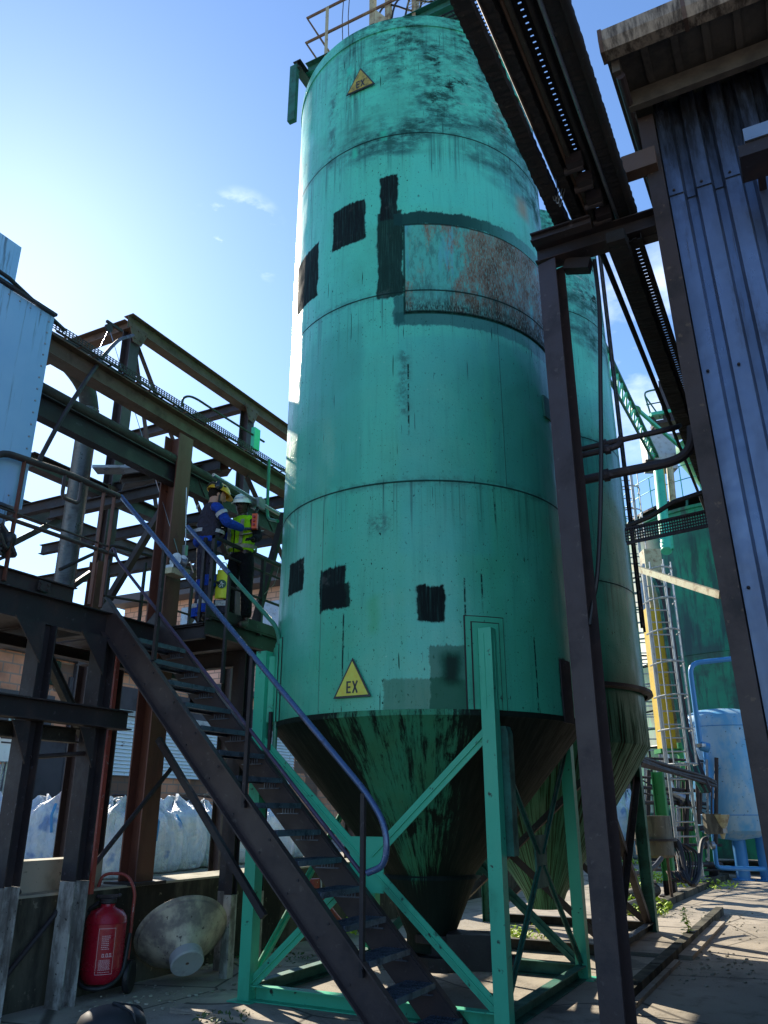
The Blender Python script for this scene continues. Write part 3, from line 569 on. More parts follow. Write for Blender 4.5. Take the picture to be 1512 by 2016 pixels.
MB().tube([P(1170, 512, y=5.62), P(1181, 600, y=5.62), P(1182, 760, y=5.62), P(1184, 900, y=5.62), P(1181, 1050, y=5.62), P(1176, 1140, y=5.62), P(1166, 1190, y=5.62), P(1160, 1230, y=5.6)], .017, 8, .25).build('sheath', 'rubber', t)
t = thing('access_ladder', 'narrow dark rung rail running up the right side of the rear silo', 'ladder', (-2.0, 12.2, 3))
a = .12; xl = SC.x + (SR + .05) * math.cos(a); yl = SC.y + DY + (SR + .05) * math.sin(a)
MB().tube([(xl, yl, 4.2), (xl, yl, 11.2)], .02, 8).build('rail', 'black_steel', t); MB().tube([(xl - .02, yl + .32, 4.2), (xl - .02, yl + .32, 11.2)], .02, 8).build('rail', 'black_steel', t)
mb = MB()
for i in range(28): mb.tube([(xl, yl, 4.3 + i * .25), (xl - .02, yl + .32, 4.3 + i * .25)], .011, 6)
mb.build('rung', 'black_steel', t)['kind'] = 'stuff'
# pipes across from the column to the building
for lab, pts, r in (('thin black pipe with a clamp, upper of the three crossing between column and building', [P(1130, 888, y=5.75), P(1215, 868, y=5.75), P(1330, 842, y=5.75), P(1338, 838, y=6.6)], .022),
                    ('short black pipe ending in an elbow, middle of the three beside the column', [P(1130, 900, y=5.7), P(1222, 879, y=5.7), P(1222, 862, y=5.8)], .024),
                    ('thick black pipe, lowest of the three, curving up where it meets the building column', [P(1135, 948, y=5.8), P(1220, 930, y=5.8), P(1335, 908, y=5.8), P(1362, 880, y=5.8), P(1362, 840, y=5.8)], .036)):
    t = thing('steel_pipe', lab, 'pipe', pts[0], 'pipes between column and building'); MB().tube(pts, r, 10, .16).build('tube', 'black_steel', t, True)
    MB().lathe([(r + .014, -.02), (r + .014, .02)], pts[1] - (pts[1] - pts[0]).normalized() * .1, 12, pts[1] - pts[0], (True, True)).build('clamp', 'black_steel', t)
t = thing('cable_tray', 'black perforated cable tray crossing between the rear silo and the building', 'cable tray', P(1240, 1060, y=6.4))
a0, a1 = P(1232, 1056, y=6.5), P(1400, 1019, y=6.5); dd = a1 - a0
mb = MB(); mb.bar(a0 + Vector((0, 0, .06)), a1 + Vector((0, 0, .06)), .012, .03); mb.bar(a0 - Vector((0, 0, .06)), a1 - Vector((0, 0, .06)), .012, .03)
for k in range(5): mb.bar(a0 + Vector((0, 0, -.05 + k * .025)), a1 + Vector((0, 0, -.05 + k * .025)), .006, .010)
for k in range(34): mb.bar(a0 + dd * k / 34 - Vector((0, 0, .05)), a0 + dd * k / 34 + Vector((0, 0, .06)), .008, .012, (0, 1, 0))
mb.build('tray', 'black_steel', t); MB().tube([a0 + Vector((0, .05, .10)), a0 + dd * .3 + Vector((0, .05, .14)), a0 + dd * .6 + Vector((0, .05, .22)), a1 + Vector((0, .05, .25))], .02, 6).build('cable', 'rubber', t)

# ================================================================== STAIR
YN, YF = 6.0, 6.78; PZ0 = 3.65
st = thing('staircase', 'steep dark steel staircase with blue handrail descending from the platform past the front silo', 'staircase', (-3.2, YN, 0))
def sx(z): return -6.1 + (3.31 - z) * .987
for y, m in ((YN, 'purple_steel'), (YF, 'purple_steel')):
    a = Vector((sx(3.72), y, 3.72)); b = Vector((sx(-.0), y, .0)); d = (b - a).normalized(); ctr = Vector((-.05, 0, -.02))
    MB().chan(a + ctr, b + ctr, .07 if y == YN else -.07, .27, .012).build('stringer', m, st)
mb = MB()
for i in range(11):
    z = 3.2 - i * .3; mb.lathe([(.012, 0), (.012, .012)], (sx(z) + .03, YN - .035, z + .03), 8, (0, -1, 0), (False, True)).lathe([(.012, 0), (.012, .012)], (sx(z) - .07, YN - .035, z - .07), 8, (0, -1, 0), (False, True))
mb.build('bolt', 'black_steel', st)['kind'] = 'stuff'
for i in range(15):
    z = 3.31 - .228 * i; x = -6.1 + .225 * i
    mb = MB(); mb.chan((x - .12, YN + .04, z - .015), (x - .12, YF - .04, z - .015), .03, .04, .006); mb.box((x + .13, (YN + YF) / 2, z - .012), (.014, YF - YN - .08, .045))
    for k in range(9): mb.box((x - .10 + k * .028, (YN + YF) / 2, z), (.005, YF - YN - .08, .022))
    for k in range(8): mb.box((x, YN + .06 + k * .094, z + .002), (.24, .006, .014))
    for k in range(5): mb.box((x - .06 + k * .03, YF - .045, z - .055), (.012, .02, .05))
    mb.bar((x - .12, YF - .05, z - .08), (x + .12, YF - .05, z - .08), .03, .01)
    mb.build('tread', 'tread', st)
h0, h1 = P(238, 977, y=YN), P(724, 1564, y=YN)
MB().tube([h0, h1, h1 + Vector((.17, 0, -.24)), h1 + Vector((.17, 0, -.52)), h1 + Vector((.0, 0, -.58))], .026, 14, .16).build('handrail', 'blue_rail', st, True)
m0, m1 = P(216, 1082, y=YN), P(588, 1560, y=YN); m2 = m1 + (m1 - m0).normalized() * .9
MB().tube([m0 + Vector((-.02, 0, -.12)), m0 + Vector((.05, 0, .03)), m0 + (m1 - m0) * .05, m2], .017, 10, .06).build('mid_rail', 'purple_rail', st, True)
for (pa, pb) in (((325, 1083), (305, 1300)), ((498, 1292), (485, 1590)), ((716, 1562), (718, 1925))):
    a, b = P(*pa, y=YN), P(*pb, y=YN); MB().bar((a.x, YN - .005, a.z), (a.x, YN - .005, b.z), .04, .035).build('baluster', 'black_steel', st)
f0, f1, f2 = P(369, 1037, x=-5.80), P(551, 1241, y=6.86), P(541, 1500, y=6.86)
f0 = Vector((-5.80, 6.86, 4.62))
MB().tube([P(440, 1117, y=6.86), f1, (f1.x, 6.86, 2.0)], .024, 12, .16).build('handrail', 'green_rail', st, True)
MB().tube([P(369, 1037, y=6.85), P(452, 1130, y=6.85)], .028, 12).build('handrail', 'blue_rail', st, True)
for pa, pb in (((452, 1133), (437, 1345)),):
    a, b = P(*pa, y=6.85), P(*pb, y=6.85); MB().bar(a, (a.x, 6.85, b.z), .035, .03).build('baluster', 'black_steel', st)
for x in (-4.75,): MB().bar((x - .1, 6.83, 1.9), (x - .1, 6.83, 2.6), .03, .03).build('baluster', 'black_steel', st)

# ================================================================== PLATFORM
XE = -6.42; XW = -8.3
pf = thing('steel_platform', 'soot-black raised steel platform on columns where the two workers stand', 'platform', (-7, 6, 0))
MB().chan((XE, 1.5, 3.48), (XE, 6.85, 3.48), .09, .28, .012).build('edge_beam', 'black_steel', pf)
MB().chan((XE - .02, 1.5, 3.70), (XE - .02, 5.55, 3.70), .06, .17, .012).build('kerb_beam', 'purple_steel', pf)
MB().box((-7.36, 4.2, PZ0 - .03), (1.84, 5.2, .03)).box((-7.05, 7.9, PZ0 - .033), (2.4, 2.1, .03)).build('deck', 'black_steel', pf)
MB().chan((-5.80, 6.86, 3.60), (-5.80, 8.35, 3.60), .07, .22, .01).build('edge_beam', 'black_steel', pf)
MB().box((-5.78, 7.55, 3.75), (.012, 1.5, .14)).build('toe_board', 'black_steel', pf)
MB().chan((-6.4, 6.86, 3.54), (-5.83, 6.86, 3.54), .07, .18, .01).build('edge_beam', 'black_steel', pf)
for y in (2.2, 3.5, 4.8, 6.0, 7.3, 8.3): MB().ibeam((-8.2, y, 3.5), (-6.47 if y < 6.9 else -5.9, y, 3.5), .12, .2).build('joist', 'black_steel', pf)
MB().ibeam((-7.4, 1.5, 3.35), (-7.4, 8.8, 3.35), .12, .12).build('joist', 'black_steel', pf)
for y in (5.22, 6.0):
    for d_, z1_, z2_ in ((.42, 3.34, 2.95), (.28, 2.42, 2.05)):
        MB().poly([(-6.31, y - .08, z1_), (-6.31, y - d_, z1_), (-6.31, y - .08, z2_), (-6.30, y - .08, z1_), (-6.30, y - d_, z1_), (-6.30, y - .08, z2_)], [(0, 1, 2), (3, 5, 4), (0, 3, 4, 1), (1, 4, 5, 2), (2, 5, 3, 0)]).build('gusset_plate', 'black_steel', pf)
for x, y, hh, base in ((-6.42, 6.0, 3.34, True), (-6.42, 5.22, 3.34, True), (-7.9, 5.3, 3.4, False), (-7.9, 3.6, 3.4, False), (-7.9, 7.6, 3.4, False)):
    c = MB().ibeam((x, y, 1.04), (x, y, hh), .19, .17, .014, (0, 1, 0)).build('column', 'black_steel', pf)
    MB().ibeam((x, y, 0), (x, y, 1.038), .195, .175, .016, (0, 1, 0)).build('column_base', 'white_chip', pf)
def hp(px, py, x): return P(px, py, x=x)
a = hp(-160, 1305, -6.42); b = hp(238, 1372, -6.3)
MB().ibeam((-6.30, 3.2, 2.53), (-6.30, 6.32, 2.53), .16, .19, .014).build('support_beam', 'black_steel', pf)
MB().ibeam((-6.56, 3.0, 2.36), (-6.56, 5.9, 2.36), .13, .14, .014).build('support_beam', 'mossy_steel', pf)
for (pa, pb) in (((92, 1290), (178, 1475)),): MB().ibeam(P(*pa, x=-6.62), P(*pb, x=-6.62), .08, .09, .01).build('strut', 'mossy_steel', pf)
MB().tube([P(58, 1491, x=-6.42), P(170, 1483, x=-6.42)], .022, 8).build('strut', 'purple_steel', pf)
MB().tube([P(-40, 1985, x=-6.52), P(50, 1873, x=-6.52), P(345, 1503, x=-6.52)], .026, 8).build('tie_rod', 'black_steel', pf)
MB().bar(P(312, 1455, y=6.45), P(520, 1805, y=6.45), .05, .06).build('strut', 'black_steel', pf)
MB().bar((-6.50, 6.28, .9), (-6.50, 6.28, 3.35), .05, .05).build('strut', 'red_pipe', pf)
for px, py, top in ((438, 1810, 1380), (470, 1500, 1130), (500, 1890, 1560)):
    q = P(px, py, x=-5.95 if px > 440 else -6.3); zt = min(3.45, P(px + 8, top, x=q.x).z)
    MB().ibeam((q.x, q.y, .0), (q.x, q.y, 3.45), .10, .10, .01, (0, 1, 0)).build('column', 'black_steel', pf); MB().box((q.x, q.y, .40), (.104, .104, .8)).build('column_base', 'white_chip', pf)
for (pa, pb, y) in (((560, 1010), (500, 1235), 8.6),): MB().bar(P(*pa, y=8.6), P(*pb, y=8.6), .06, .10).build('strut', 'black_steel', pf)
for y in (1.9, 2.7, 3.5, 4.3, 5.1):
    mb = MB()
    for dz in (3.68, 3.73): mb.lathe([(.016, 0), (.016, .012)], (XE + .015, y, dz), 6, (1, 0, 0), (False, True)).lathe([(.016, 0), (.016, .012)], (XE + .015, y + .09, dz), 6, (1, 0, 0), (False, True))
    mb.box((XE + .012, y + .045, 3.705), (.008, .14, .10)); mb.build('splice_plate', 'purple_steel', pf)
# railings
def rail_run(name, x, pts, r, mat): MB().tube(pts, r, 10, .1).build(name, mat, pf, True)
MB().tube([(XE, 4.30, 4.62), (XE, 4.42, 4.86), (XE, 5.2, 4.93), (XE, 5.95, 4.93)], .034, 12, .16).build('railing', 'purple_steel', pf, True)
MB().tube([(XE, 1.6, 4.22), (XE, 6.0, 4.26)], .022, 10).tube([(XE + .01, 1.6, 4.30), (XE, 5.9, 4.33)], .012, 6).build('railing', 'purple_steel', pf, True)
for y in (4.35, 4.72, 5.75, 5.9): MB().angle((XE, y, 3.66), (XE, y, 4.32 if y < 4.4 else 4.9), .045, .008).build('rail_post', 'rust_steel', pf)
# hanging stub rail
MB().tube([(XE, 5.2, 4.9), (XE, 5.2, 4.66), (XE, 5.42, 4.66), (XE, 5.42, 4.9)], .02, 8, .06).build('railing', 'purple_steel', pf)
BX = -7.5
MB().tube([(BX, 6.2, 4.3), P(206, 1080, x=BX), P(225, 1074, x=BX), P(321, 1102, x=BX), P(420, 1135, x=BX)], .022, 10, .1).build('railing', 'black_steel', pf, True)
MB().tube([P(200, 1172, x=BX), P(300, 1188, x=BX), P(420, 1225, x=BX)], .016, 8).build('railing', 'black_steel', pf, True)
for px in (205, 278, 375): q = P(px, 1185, x=BX); MB().bar((BX, q.y, 3.66), (BX, q.y, 4.75), .03, .035).build('rail_post', 'black_steel', pf)
for zz, r in ((4.64, .026), (4.47, .014), (4.12, .016)): MB().tube([(-5.8, 6.86, zz), (-5.8, 8.35, zz)], r, 10).build('railing', 'black_steel', pf, True)
for y in (6.88, 7.85): MB().bar((-5.8, y, 3.66), (-5.8, y, 4.66), .04, .045).build('rail_post', 'black_steel', pf)
MB().bar((-5.78, 8.32, 3.6), (-5.78, 8.32, 5.3), .06, .06).build('rail_post', 'black_steel', pf)
MB().bar((-5.95, 6.9, 3.66), (-5.95, 6.9, 4.66), .035, .035).build('rail_post', 'black_steel', pf)

# ------------------------------------------------------------------ blue unit at left
t = thing('filter_housing', 'large pale blue clad filter housing with black runs at left edge of the platform', 'filter housing', (-6.75, 3, 3.7))
MB().box((-7.42, 3.01, 5.51), (1.85, 3.62, 2.20)).build('casing', 'blueclad', t, False, .015)
MB().box((-7.60, 2.70, 6.98), (1.75, 3.5, .74)).build('top_box', 'blueclad', t, False, .01)
MB().box((-7.42, 3.05, 4.39), (1.7, 3.5, .04)).build('bottom_frame', 'black_steel', t); MB().box((-7.42, 2.9, 4.02), (1.76, 3.6, .68)).build('lower_box', 'blueclad', t, False, .01)
MB().bar((-6.475, 1.3, 6.63), (-6.475, 4.82, 6.63), .05, .03).build('rim', 'black_steel', t)
mb = MB()
for k in range(26):
    for z in (6.55, 4.5): mb.lathe([(.011, 0), (.009, .006), (.004, .010)], (-6.494, 1.4 + k * .13, z), 8, (1, 0, 0), (False, True))
for k in range(16): mb.lathe([(.011, 0), (.009, .006), (.004, .010)], (-6.494, 4.76, 4.5 + k * .135), 8, (1, 0, 0), (False, True))
mb.build('rivet', 'galv', t)['kind'] = 'stuff'
MB().box((-6.485, 3.9, 6.2), (.02, .16, .10)).build('maker_plate', 'galv', t)
for y in (2.2, 3.4, 4.15): MB().box((-6.49, y, 5.51), (.02, .03, 2.18)).build('panel_seam', 'blueclad', t)
MB().tube([(-6.45, 1.3, 6.68), (-6.43, 3.0, 6.71), (-6.45, 4.2, 6.69), (-6.6, 5.05, 6.62)], .022, 8).build('cable', 'rubber', t)
t = thing('cable_bundle', 'black knotted cable bundle hanging by the blue housing at left edge', 'cable', P(10, 1040, x=-6.5))
for k in range(6): MB().tube([P(2, 1030 + k * 6, x=-6.45 - .02 * k), P(22 + 3 * k, 1060 + 7 * k, x=-6.42), P(12, 1085 + 2 * k, x=-6.4 - .03 * k), P(0, 1050 + 10 * k, x=-6.4)], .018, 6, .1).build('cable', 'rubber', t)
MB().ball(P(18, 1062, x=-6.45), .07, (1, 1, 1.2), 2).build('junction_knot', 'rubber', t)
t = thing('flexible_duct', 'vertical ribbed silver flexible duct rising through the platform deck', 'duct', P(128, 1150, x=-7.9))
q = P(126, 1150, x=-7.9); prof = []
for i in range(150): prof += [(.115, i * .02), (.128, i * .02 + .01)]
MB().lathe(prof, (q.x, q.y, 3.7), 28).build('hose', 'galv', t, True)
q2 = Vector((q.x, q.y, 6.7)); MB().tube([q2, q2 + Vector((0, -.1, .3)), q2 + Vector((.1, -.6, .45)), q2 + Vector((.2, -1.4, .35))], .12, 20, .3).build('elbow', 'mossy_steel', t, True)
MB().lathe([(.2, 0), (.2, .03), (.12, .03), (.12, .12)], (q.x, q.y, PZ0), 20).build('collar', 'black_steel', t)

# ================================================================== LEFT GANTRY
gt = thing('pipe_gantry', 'rusty brown steel gantry with long beams between blue housing and front silo', 'gantry', (-6.72, 7.1, .9))
GX = -6.72
MB().ibeam((GX, 7.12, .93), (GX, 7.12, 6.22), .26, .25, .018, (1, 0, 0)).build('column', 'rust_steel', gt)
MB().box((GX, 7.12, .94), (.46, .46, .03)).build('base_plate', 'black_steel', gt)
MB().ibeam((GX, 4.6, 6.40), (GX, 14.5, 6.40), .20, .24, .014).build('beam', 'brown_steel', gt)
MB().ibeam((GX + .02, 4.6, 5.66), (GX + .02, 14.5, 5.66), .14, .26, .014).build('beam', 'black_steel', gt)
for px, py, e in ((265, 635, 1), ):
    pass
GB = -8.9
y0 = P(262, 640, x=GB).y; zt = P(262, 640, x=GB).z; y1 = P(485, 800, x=GB).y
MB().ibeam((GB, y0 - .12, zt), (GB, y1 + 4.6, zt), .2, .26, .014).build('beam', 'brown_steel', gt)
MB().ibeam((GB - 3.6, y0, zt - .02), (GB - .1, y0, zt - .02), .2, .22, .014).build('beam', 'brown_steel', gt)
MB().ibeam((GB - 3.6, y1, zt - .02), (GB - .1, y1, zt - .02), .16, .2, .014).build('beam', 'purple_steel', gt)
for y in (y0, y1 + .05, y1 + 4.4): MB().ibeam((GB, y, .7), (GB, y, zt - .13), .2, .2, .014, (1, 0, 0)).build('column', 'purple_steel', gt)
for y in (y0, y1): MB().ibeam((GB - 3.4, y, .7), (GB - 3.4, y, zt - .13), .2, .2, .014, (1, 0, 0)).build('column', 'rust_steel', gt)
MB().ibeam((GB, y0 - 1.5, 6.15), (GB, y1 + 4, 6.15), .18, .22, .014).build('beam', 'purple_steel', gt)
MB().ibeam((GB - 3.4, y0 - 1.5, 6.9), (GB - 3.4, y1 + 4, 6.9), .16, .3, .014).build('beam', 'purple_steel', gt)
for y in (y0, y0 + 1.6, y1, y1 + 1.6): MB().ibeam((GB - 3.4, y, 6.0 + .25), (GX - .1, y, 6.0 + .25), .12, .18, .012).build('cross_beam', 'black_steel', gt)
for y, z in ((7.14, 5.55), (9.3, 5.62)): MB().ibeam((GB - .1, y, z), (GX - .1, y, z), .12, .16, .012).build('cross_beam', 'black_steel', gt)
for (a, b) in (((GB, y0 + .1, zt - .2), (GB, y0 + 2.3, 6.3)), ((GB, y0 + .1, zt - .3), (GB, y0 + 1.0, 6.3)), ((GB, y0, 6.2), (GB, y0 - 2.2, 4.4)), ((GX, 7.2, 6.2), (GX, 8.3, 4.9)), ((GX, 8.6, 6.25), (GX, 9.7, 5.2)),
               ((GX - .1, 7.2, 5.5), (GX - 1.0, 7.2, 4.2)), ((GX - .4, 8.9, 6.2), (GX - 1.2, 8.9, 4.9)), ((GB, y1, 6.0), (GB, y1 - 1.6, 4.0))):
    MB().angle(a, b, .08, .01).build('brace', 'purple_steel', gt)
for x, y, z in ((GB, y0, zt - .25), (GB, y1, zt - .25), (GB, y0, 6.1), (GB, y1, 6.1)):
    mb = MB().poly([(x + .14, y - .22, z + .14), (x + .14, y + .22, z + .14), (x + .14, y + .09, z - .16), (x + .14, y - .09, z - .16), (x + .152, y - .22, z + .14), (x + .152, y + .22, z + .14), (x + .152, y + .09, z - .16), (x + .152, y - .09, z - .16)], [(0, 1, 2, 3), (4, 7, 6, 5), (0, 4, 5, 1), (1, 5, 6, 2), (2, 6, 7, 3), (3, 7, 4, 0)])
    for dy, dz in ((-.16, .08), (.16, .08), (-.06, -.08), (.06, -.08), (0, .08)): mb.lathe([(.018, 0), (.018, .014)], (x + .152, y + dy, z + dz), 6, (1, 0, 0), (False, True))
    mb.build('gusset_plate', 'brown_steel', gt)
# lower frame seen beyond the deck
for y, z in ((y0, 4.95),): MB().ibeam((GB - 3.4, y, z), (GX - .2, y, z), .13, .18, .012).build('cross_beam', 'black_steel', gt)
MB().ibeam((-8.1, 7.3, 3.65), (-8.1, 7.3, 4.77), .16, .16, .012, (1, 0, 0)).build('column', 'rust_steel', gt)
MB().bar((-8.1, 7.2, 4.6), (-8.1, 6.2, 3.7), .07, .07).build('brace', 'purple_steel', gt)
q = P(600 / 2.44, 440 + 1230 / 2.44, x=-8.0)
MB().ibeam(P(240, 950, x=-7.9), P(330, 930, x=-7.9) + Vector((.9, .3, 0)), .3, .14, .012).build('cross_beam', 'purple_steel', gt)
MB().box(P(250, 925, x=-8.0), (.9, .25, .04), .5).build('loose_plate', 'galv', gt)
t = thing('steel_pipe', 'long mossy pipe lying along the lower gantry beam above the workers', 'pipe', (GX + .05, 7, 5.9))
MB().tube([(GX + .05, 4.6, 5.86), (GX + .05, 13.5, 5.86)], .065, 14).build('tube', 'mossy_steel', t, True)
MB().tube([P(420, 935, x=-5.75), P(549, 1012, x=-5.75)], .022, 10).build('conduit', 'galv', t, True)
# perforated tray on the upper beam
t = thing('cable_tray', 'black perforated cable tray lying along the top of the gantry beam at left', 'cable tray', (GX + .1, 7, 6.6))
mb = MB()
for k in range(4): mb.bar((GX + .13, 4.7, 6.56 + k * .026), (GX + .13, 13.5, 6.56 + k * .026), .006, .009)
for k in range(191): mb.bar((GX + .13, 4.7 + k * .046, 6.55), (GX + .13, 4.7 + k * .046, 6.645), .008, .012, (0, 1, 0))
for k in range(40): mb.box((GX, 5.1 + k * .22, 6.56), (.26, .03, .006))
mb.build('side_mesh', 'black_steel', t)
for i, (dz, dx) in enumerate(((6.60, .06), (6.585, .0), (6.61, -.05))):
    pts = [(GX + dx + random.uniform(-.02, .02), 5.0 + k * .55, dz + random.uniform(0, .04)) for k in range(16)]; MB().tube(pts, .016, 6).build('cable', 'rubber', t)
t = thing('bent_conduit', 'dark conduit arching from the gantry top down to the blue housing', 'conduit', P(240, 670, x=-7.0))
MB().tube([P(262, 660, x=-8.4), P(235, 668, x=-7.6), P(212, 690, x=-6.9), P(165, 755, x=-6.45), P(120, 825, x=-6.45), P(75, 910, x=-6.5)], .024, 8, .4).build('tube', 'black_steel', t, True)
t = thing('bent_conduit', 'thin curved grey conduit hoop above the gantry tray nearer the silo', 'conduit', P(365, 780, x=-6.7))
MB().tube([P(358, 800, x=-6.6), P(360, 782, x=-6.6), P(378, 779, x=-6.6), P(440, 820, x=-6.6), P(520, 870, x=-6.6)], .016, 8, .2).build('tube', 'mossy_steel', t, True)
t = thing('pulley_arm', 'small pulley on a projecting arm at the top corner of the gantry', 'pulley', P(215, 640, x=GB + .1))
MB().bar(P(210, 632, x=GB + .1), P(240, 652, x=GB + .1), .04, .04).build('arm', 'black_steel', t); MB().lathe([(.07, -.02), (.05, 0), (.07, .02)], P(214, 646, x=GB + .1), 14, (1, 0, 0), (True, True)).build('wheel', 'black_steel', t)
w_ = [('thin steel wire hanging from the pulley down to the winch', [P(216, 650, x=GB + .1), P(262, 800, x=-7.5), P(352, 1092, x=-6.5)]), ('thin steel wire slanting left from the pulley to the tray', [P(213, 650, x=GB + .1), P(198, 682, x=-7.5)]),
      ('thin wire sagging between platform rails near the workers', [P(505, 1185, x=-6.2), P(540, 1150, x=-6.0), P(552, 1105, x=-5.9)])]
for l, pts in w_: tag(MB().tube(pts, .005, 5).build('steel_wire', 'galv', loc=pts[0]), l, 'wire', 'thin steel wires')
# green down pipe next to the silo
t = thing('down_pipe', 'slim green pipe hanging from the gantry beam and bending towards the front silo', 'pipe', P(527, 925, x=-6.2))
MB().tube([P(530, 905, x=-6.2), P(526, 1000, x=-6.2), P(527, 1022, x=-6.2), P(547, 1026, x=-5.9)], .022, 10, .12).build('tube', 'green_rail', t, True)
MB().box(P(503, 865, x=-6.6), (.06, .14, .34)).build('bracket', 'green_steel', t)
# trolley, pendant, hook, winch
t = thing('beam_trolley', 'small grey trolley clamped on the conduit above the worker in the white helmet', 'trolley', P(508, 990, x=-6.45))
q = P(508, 988, x=-5.75); MB().lathe([(.06, -.05), (.06, .05)], q, 14, (1, 0, 0), (True, True)).box(q - Vector((.05, 0, .03)), (.03, .14, .13)).box(q + Vector((.05, 0, -.03)), (.03, .14, .13)).build('body', 'galv', t, False, .008)
MB().tube([q - Vector((0, 0, .08)), P(502, 1012, x=-5.72)], .02, 8).build('hanger', 'rubber', t)
t = thing('control_pendant', 'orange hoist control pendant hanging beside the white helmet', 'pendant control', P(501, 1012, x=-6.38))
q = P(502, 1027, x=-5.6); MB().box(q, (.065, .06, .19), .4).build('case', 'orange', t, False, .012)
for k in range(3): MB().lathe([(.016, 0), (.014, .02)], q + Vector((.01, -.036, .05 - k * .05)), 10, (.4, -.9, 0), (False, True)).build('button', 'red_paint', t)
t = thing('chain_hoist_hook', 'steel hook and tackle hanging on a wire between the rust-red column and the worker', 'hook', P(365, 1075, x=-6.5))
MB().tube([P(367, 960, x=-6.5), P(365, 1080, x=-6.5)], .007, 6).build('wire', 'galv', t); MB().box(P(364, 1084, x=-6.5), (.05, .05, .13)).build('block', 'galv', t, False, .01)
q = P(363, 1094, x=-6.5); MB().tube([q, q + Vector((.03, 0, -.05)), q + Vector((0, 0, -.1)), q + Vector((-.04, 0, -.06))], .010, 8, .03).build('hook', 'galv', t, True)
t = thing('hand_winch', 'small silver hand winch strapped to the platform rail beside the rust-red column', 'winch', P(350, 1110, x=-6.42))
q = P(352, 1105, x=-6.40); MB().lathe([(.09, -.06), (.09, -.05), (.05, -.05), (.05, .05), (.09, .05), (.09, .06)], q, 18, (0, 1, 0), (True, True)).build('drum', 'galv', t, True)
MB().box(q - Vector((0, 0, .10)), (.12, .30, .04)).build('frame', 'galv', t, False, .006); MB().box(q + Vector((.0, -.05, -.16)), (.14, .26, .07)).build('strap', 'cream_steel', t, False, .01)
MB().tube([q + Vector((0, .07, 0)), q + Vector((.1, .09, .0)), q + Vector((.12, .14, -.12))], .010, 6).build('crank', 'galv', t)

# ================================================================== RIGHT: COLUMN, PIPE RACK, BUILDING
BY = 5.5
rk = thing('pipe_rack', 'tall dark steel column and cross beam carrying the overhead pipe rack', 'pipe rack', (-1.33, 5.55, 0))
MB().ibeam((-1.31, 5.55, 0), (-1.31, 5.55, 5.93), .16, .16, .012, (.25, 1, 0)).build('column', 'purple_steel', rk)
MB().ibeam((-1.42, 5.55, 6.04), (-.35, 5.55, 6.04), .16, .17, .012).build('cross_beam', 'black_steel', rk)
MB().ibeam((-1.38, 5.25, 6.0), (-.9, 5.25, 6.0), .08, .08).build('clamp', 'black_steel', rk); MB().bar((-1.2, 5.6, 5.92), (-1.0, 5.6, 5.86), .10, .10).build('clamp', 'black_steel', rk)
def long_run(name, label, cat, x, z, y0, y1, r=None, w=None, h=None, mat='soot_steel', rough=0, group='pipes and trays on the overhead rack', slots=False):
    t = thing(name, label, cat, (x, y0, z), group)
    if r: MB().tube([(x, y0, z), (x, y1, z)], r, 12).build('tube', mat, t, True)
    else:
        mb = MB(); n = int((y1 - y0) / .05)
        if slots:
            for s in (-1, 1): mb.bar((x + s * w / 2, y0, z + h / 2), (x + s * w / 2, y1, z + h / 2), .006, h)
            mb.bar((x - w * .32, y0, z), (x - w * .32, y1, z), w * .36, .006).bar((x + w * .32, y0, z), (x + w * .32, y1, z), w * .36, .006)
            for k in range(n): mb.box((x, y0 + k * .05, z), (w * .34, .036, .006))
        else:
            rnd = random.Random(int(x * 1000) + 5); m = int((y1 - y0) / .025)
            for side in range(4):
                pass
            pts = [];
            for k in range(m + 1):
                y = y0 + k * .025; j = [rnd.uniform(-rough, rough) for _ in range(8)]
                pts += [(x - w / 2 + j[0], y, z - h / 2 + j[1]), (x - w / 6, y, z - h / 2 - rough + j[2]), (x + w / 2 + j[3], y, z - h / 2 + j[4]), (x + w / 2 + j[5], y, z + h / 2), (x - w / 2 + j[6], y, z + h / 2)]
            f = []
            for k in range(m):
                a = k * 5
                for q in range(5): f.append((a + q, a + (q + 1) % 5, a + 5 + (q + 1) % 5, a + 5 + q))
            mb.poly(pts, f + [(0, 1, 2, 3, 4), tuple(range(m * 5, m * 5 + 5))[::-1]])
        mb.build('tray', mat, t)
    return t
long_run('cable_tray', 'ragged moss-crusted black tray, leftmost run of the overhead rack crossing the silo', 'cable tray', -1.15, 6.19, .6, 5.6, w=.11, h=.10, rough=.0045)
long_run('cable_tray', 'black slanted run beside the ragged leftmost tray under the overhead rack', 'cable tray', -1.02, 6.24, .6, 5.7, w=.07, h=.12, rough=.005)
long_run('steel_pipe', 'brownish pipe in the gap right of the ragged leftmost tray', 'pipe', -1.085, 6.32, .6, 5.6, r=.018, mat='brown_steel')
long_run('steel_pipe', 'thin brown pipe third from left on the overhead rack', 'pipe', -.945, 6.22, .6, 9.5, r=.016, mat='brown_steel')
long_run('cable_tray', 'slotted black tray letting dotted light through in the middle of the overhead rack', 'cable tray', -.87, 6.30, .5, 12, w=.08, h=.05, slots=True)
long_run('steel_pipe', 'dark purple pipe just right of the dotted middle tray', 'pipe', -.80, 6.22, .4, 5.7, r=.02, mat='soot_steel')
long_run('steel_pipe', 'thin cylindrical black pipe continuing furthest back beside the wide tray', 'pipe', -.93, 6.08, 5.6, 13, r=.020, mat='soot_steel')
long_run('steel_pipe', 'bluish edged conduit near the right part of the overhead rack', 'pipe', -.735, 6.18, .4, 5.7, r=.015, mat='galv')
long_run('cable_tray', 'wide black ribbed tray, rightmost run of the overhead rack near the building', 'cable tray', -.655, 6.22, .3, 5.6, w=.15, h=.08, rough=.004)
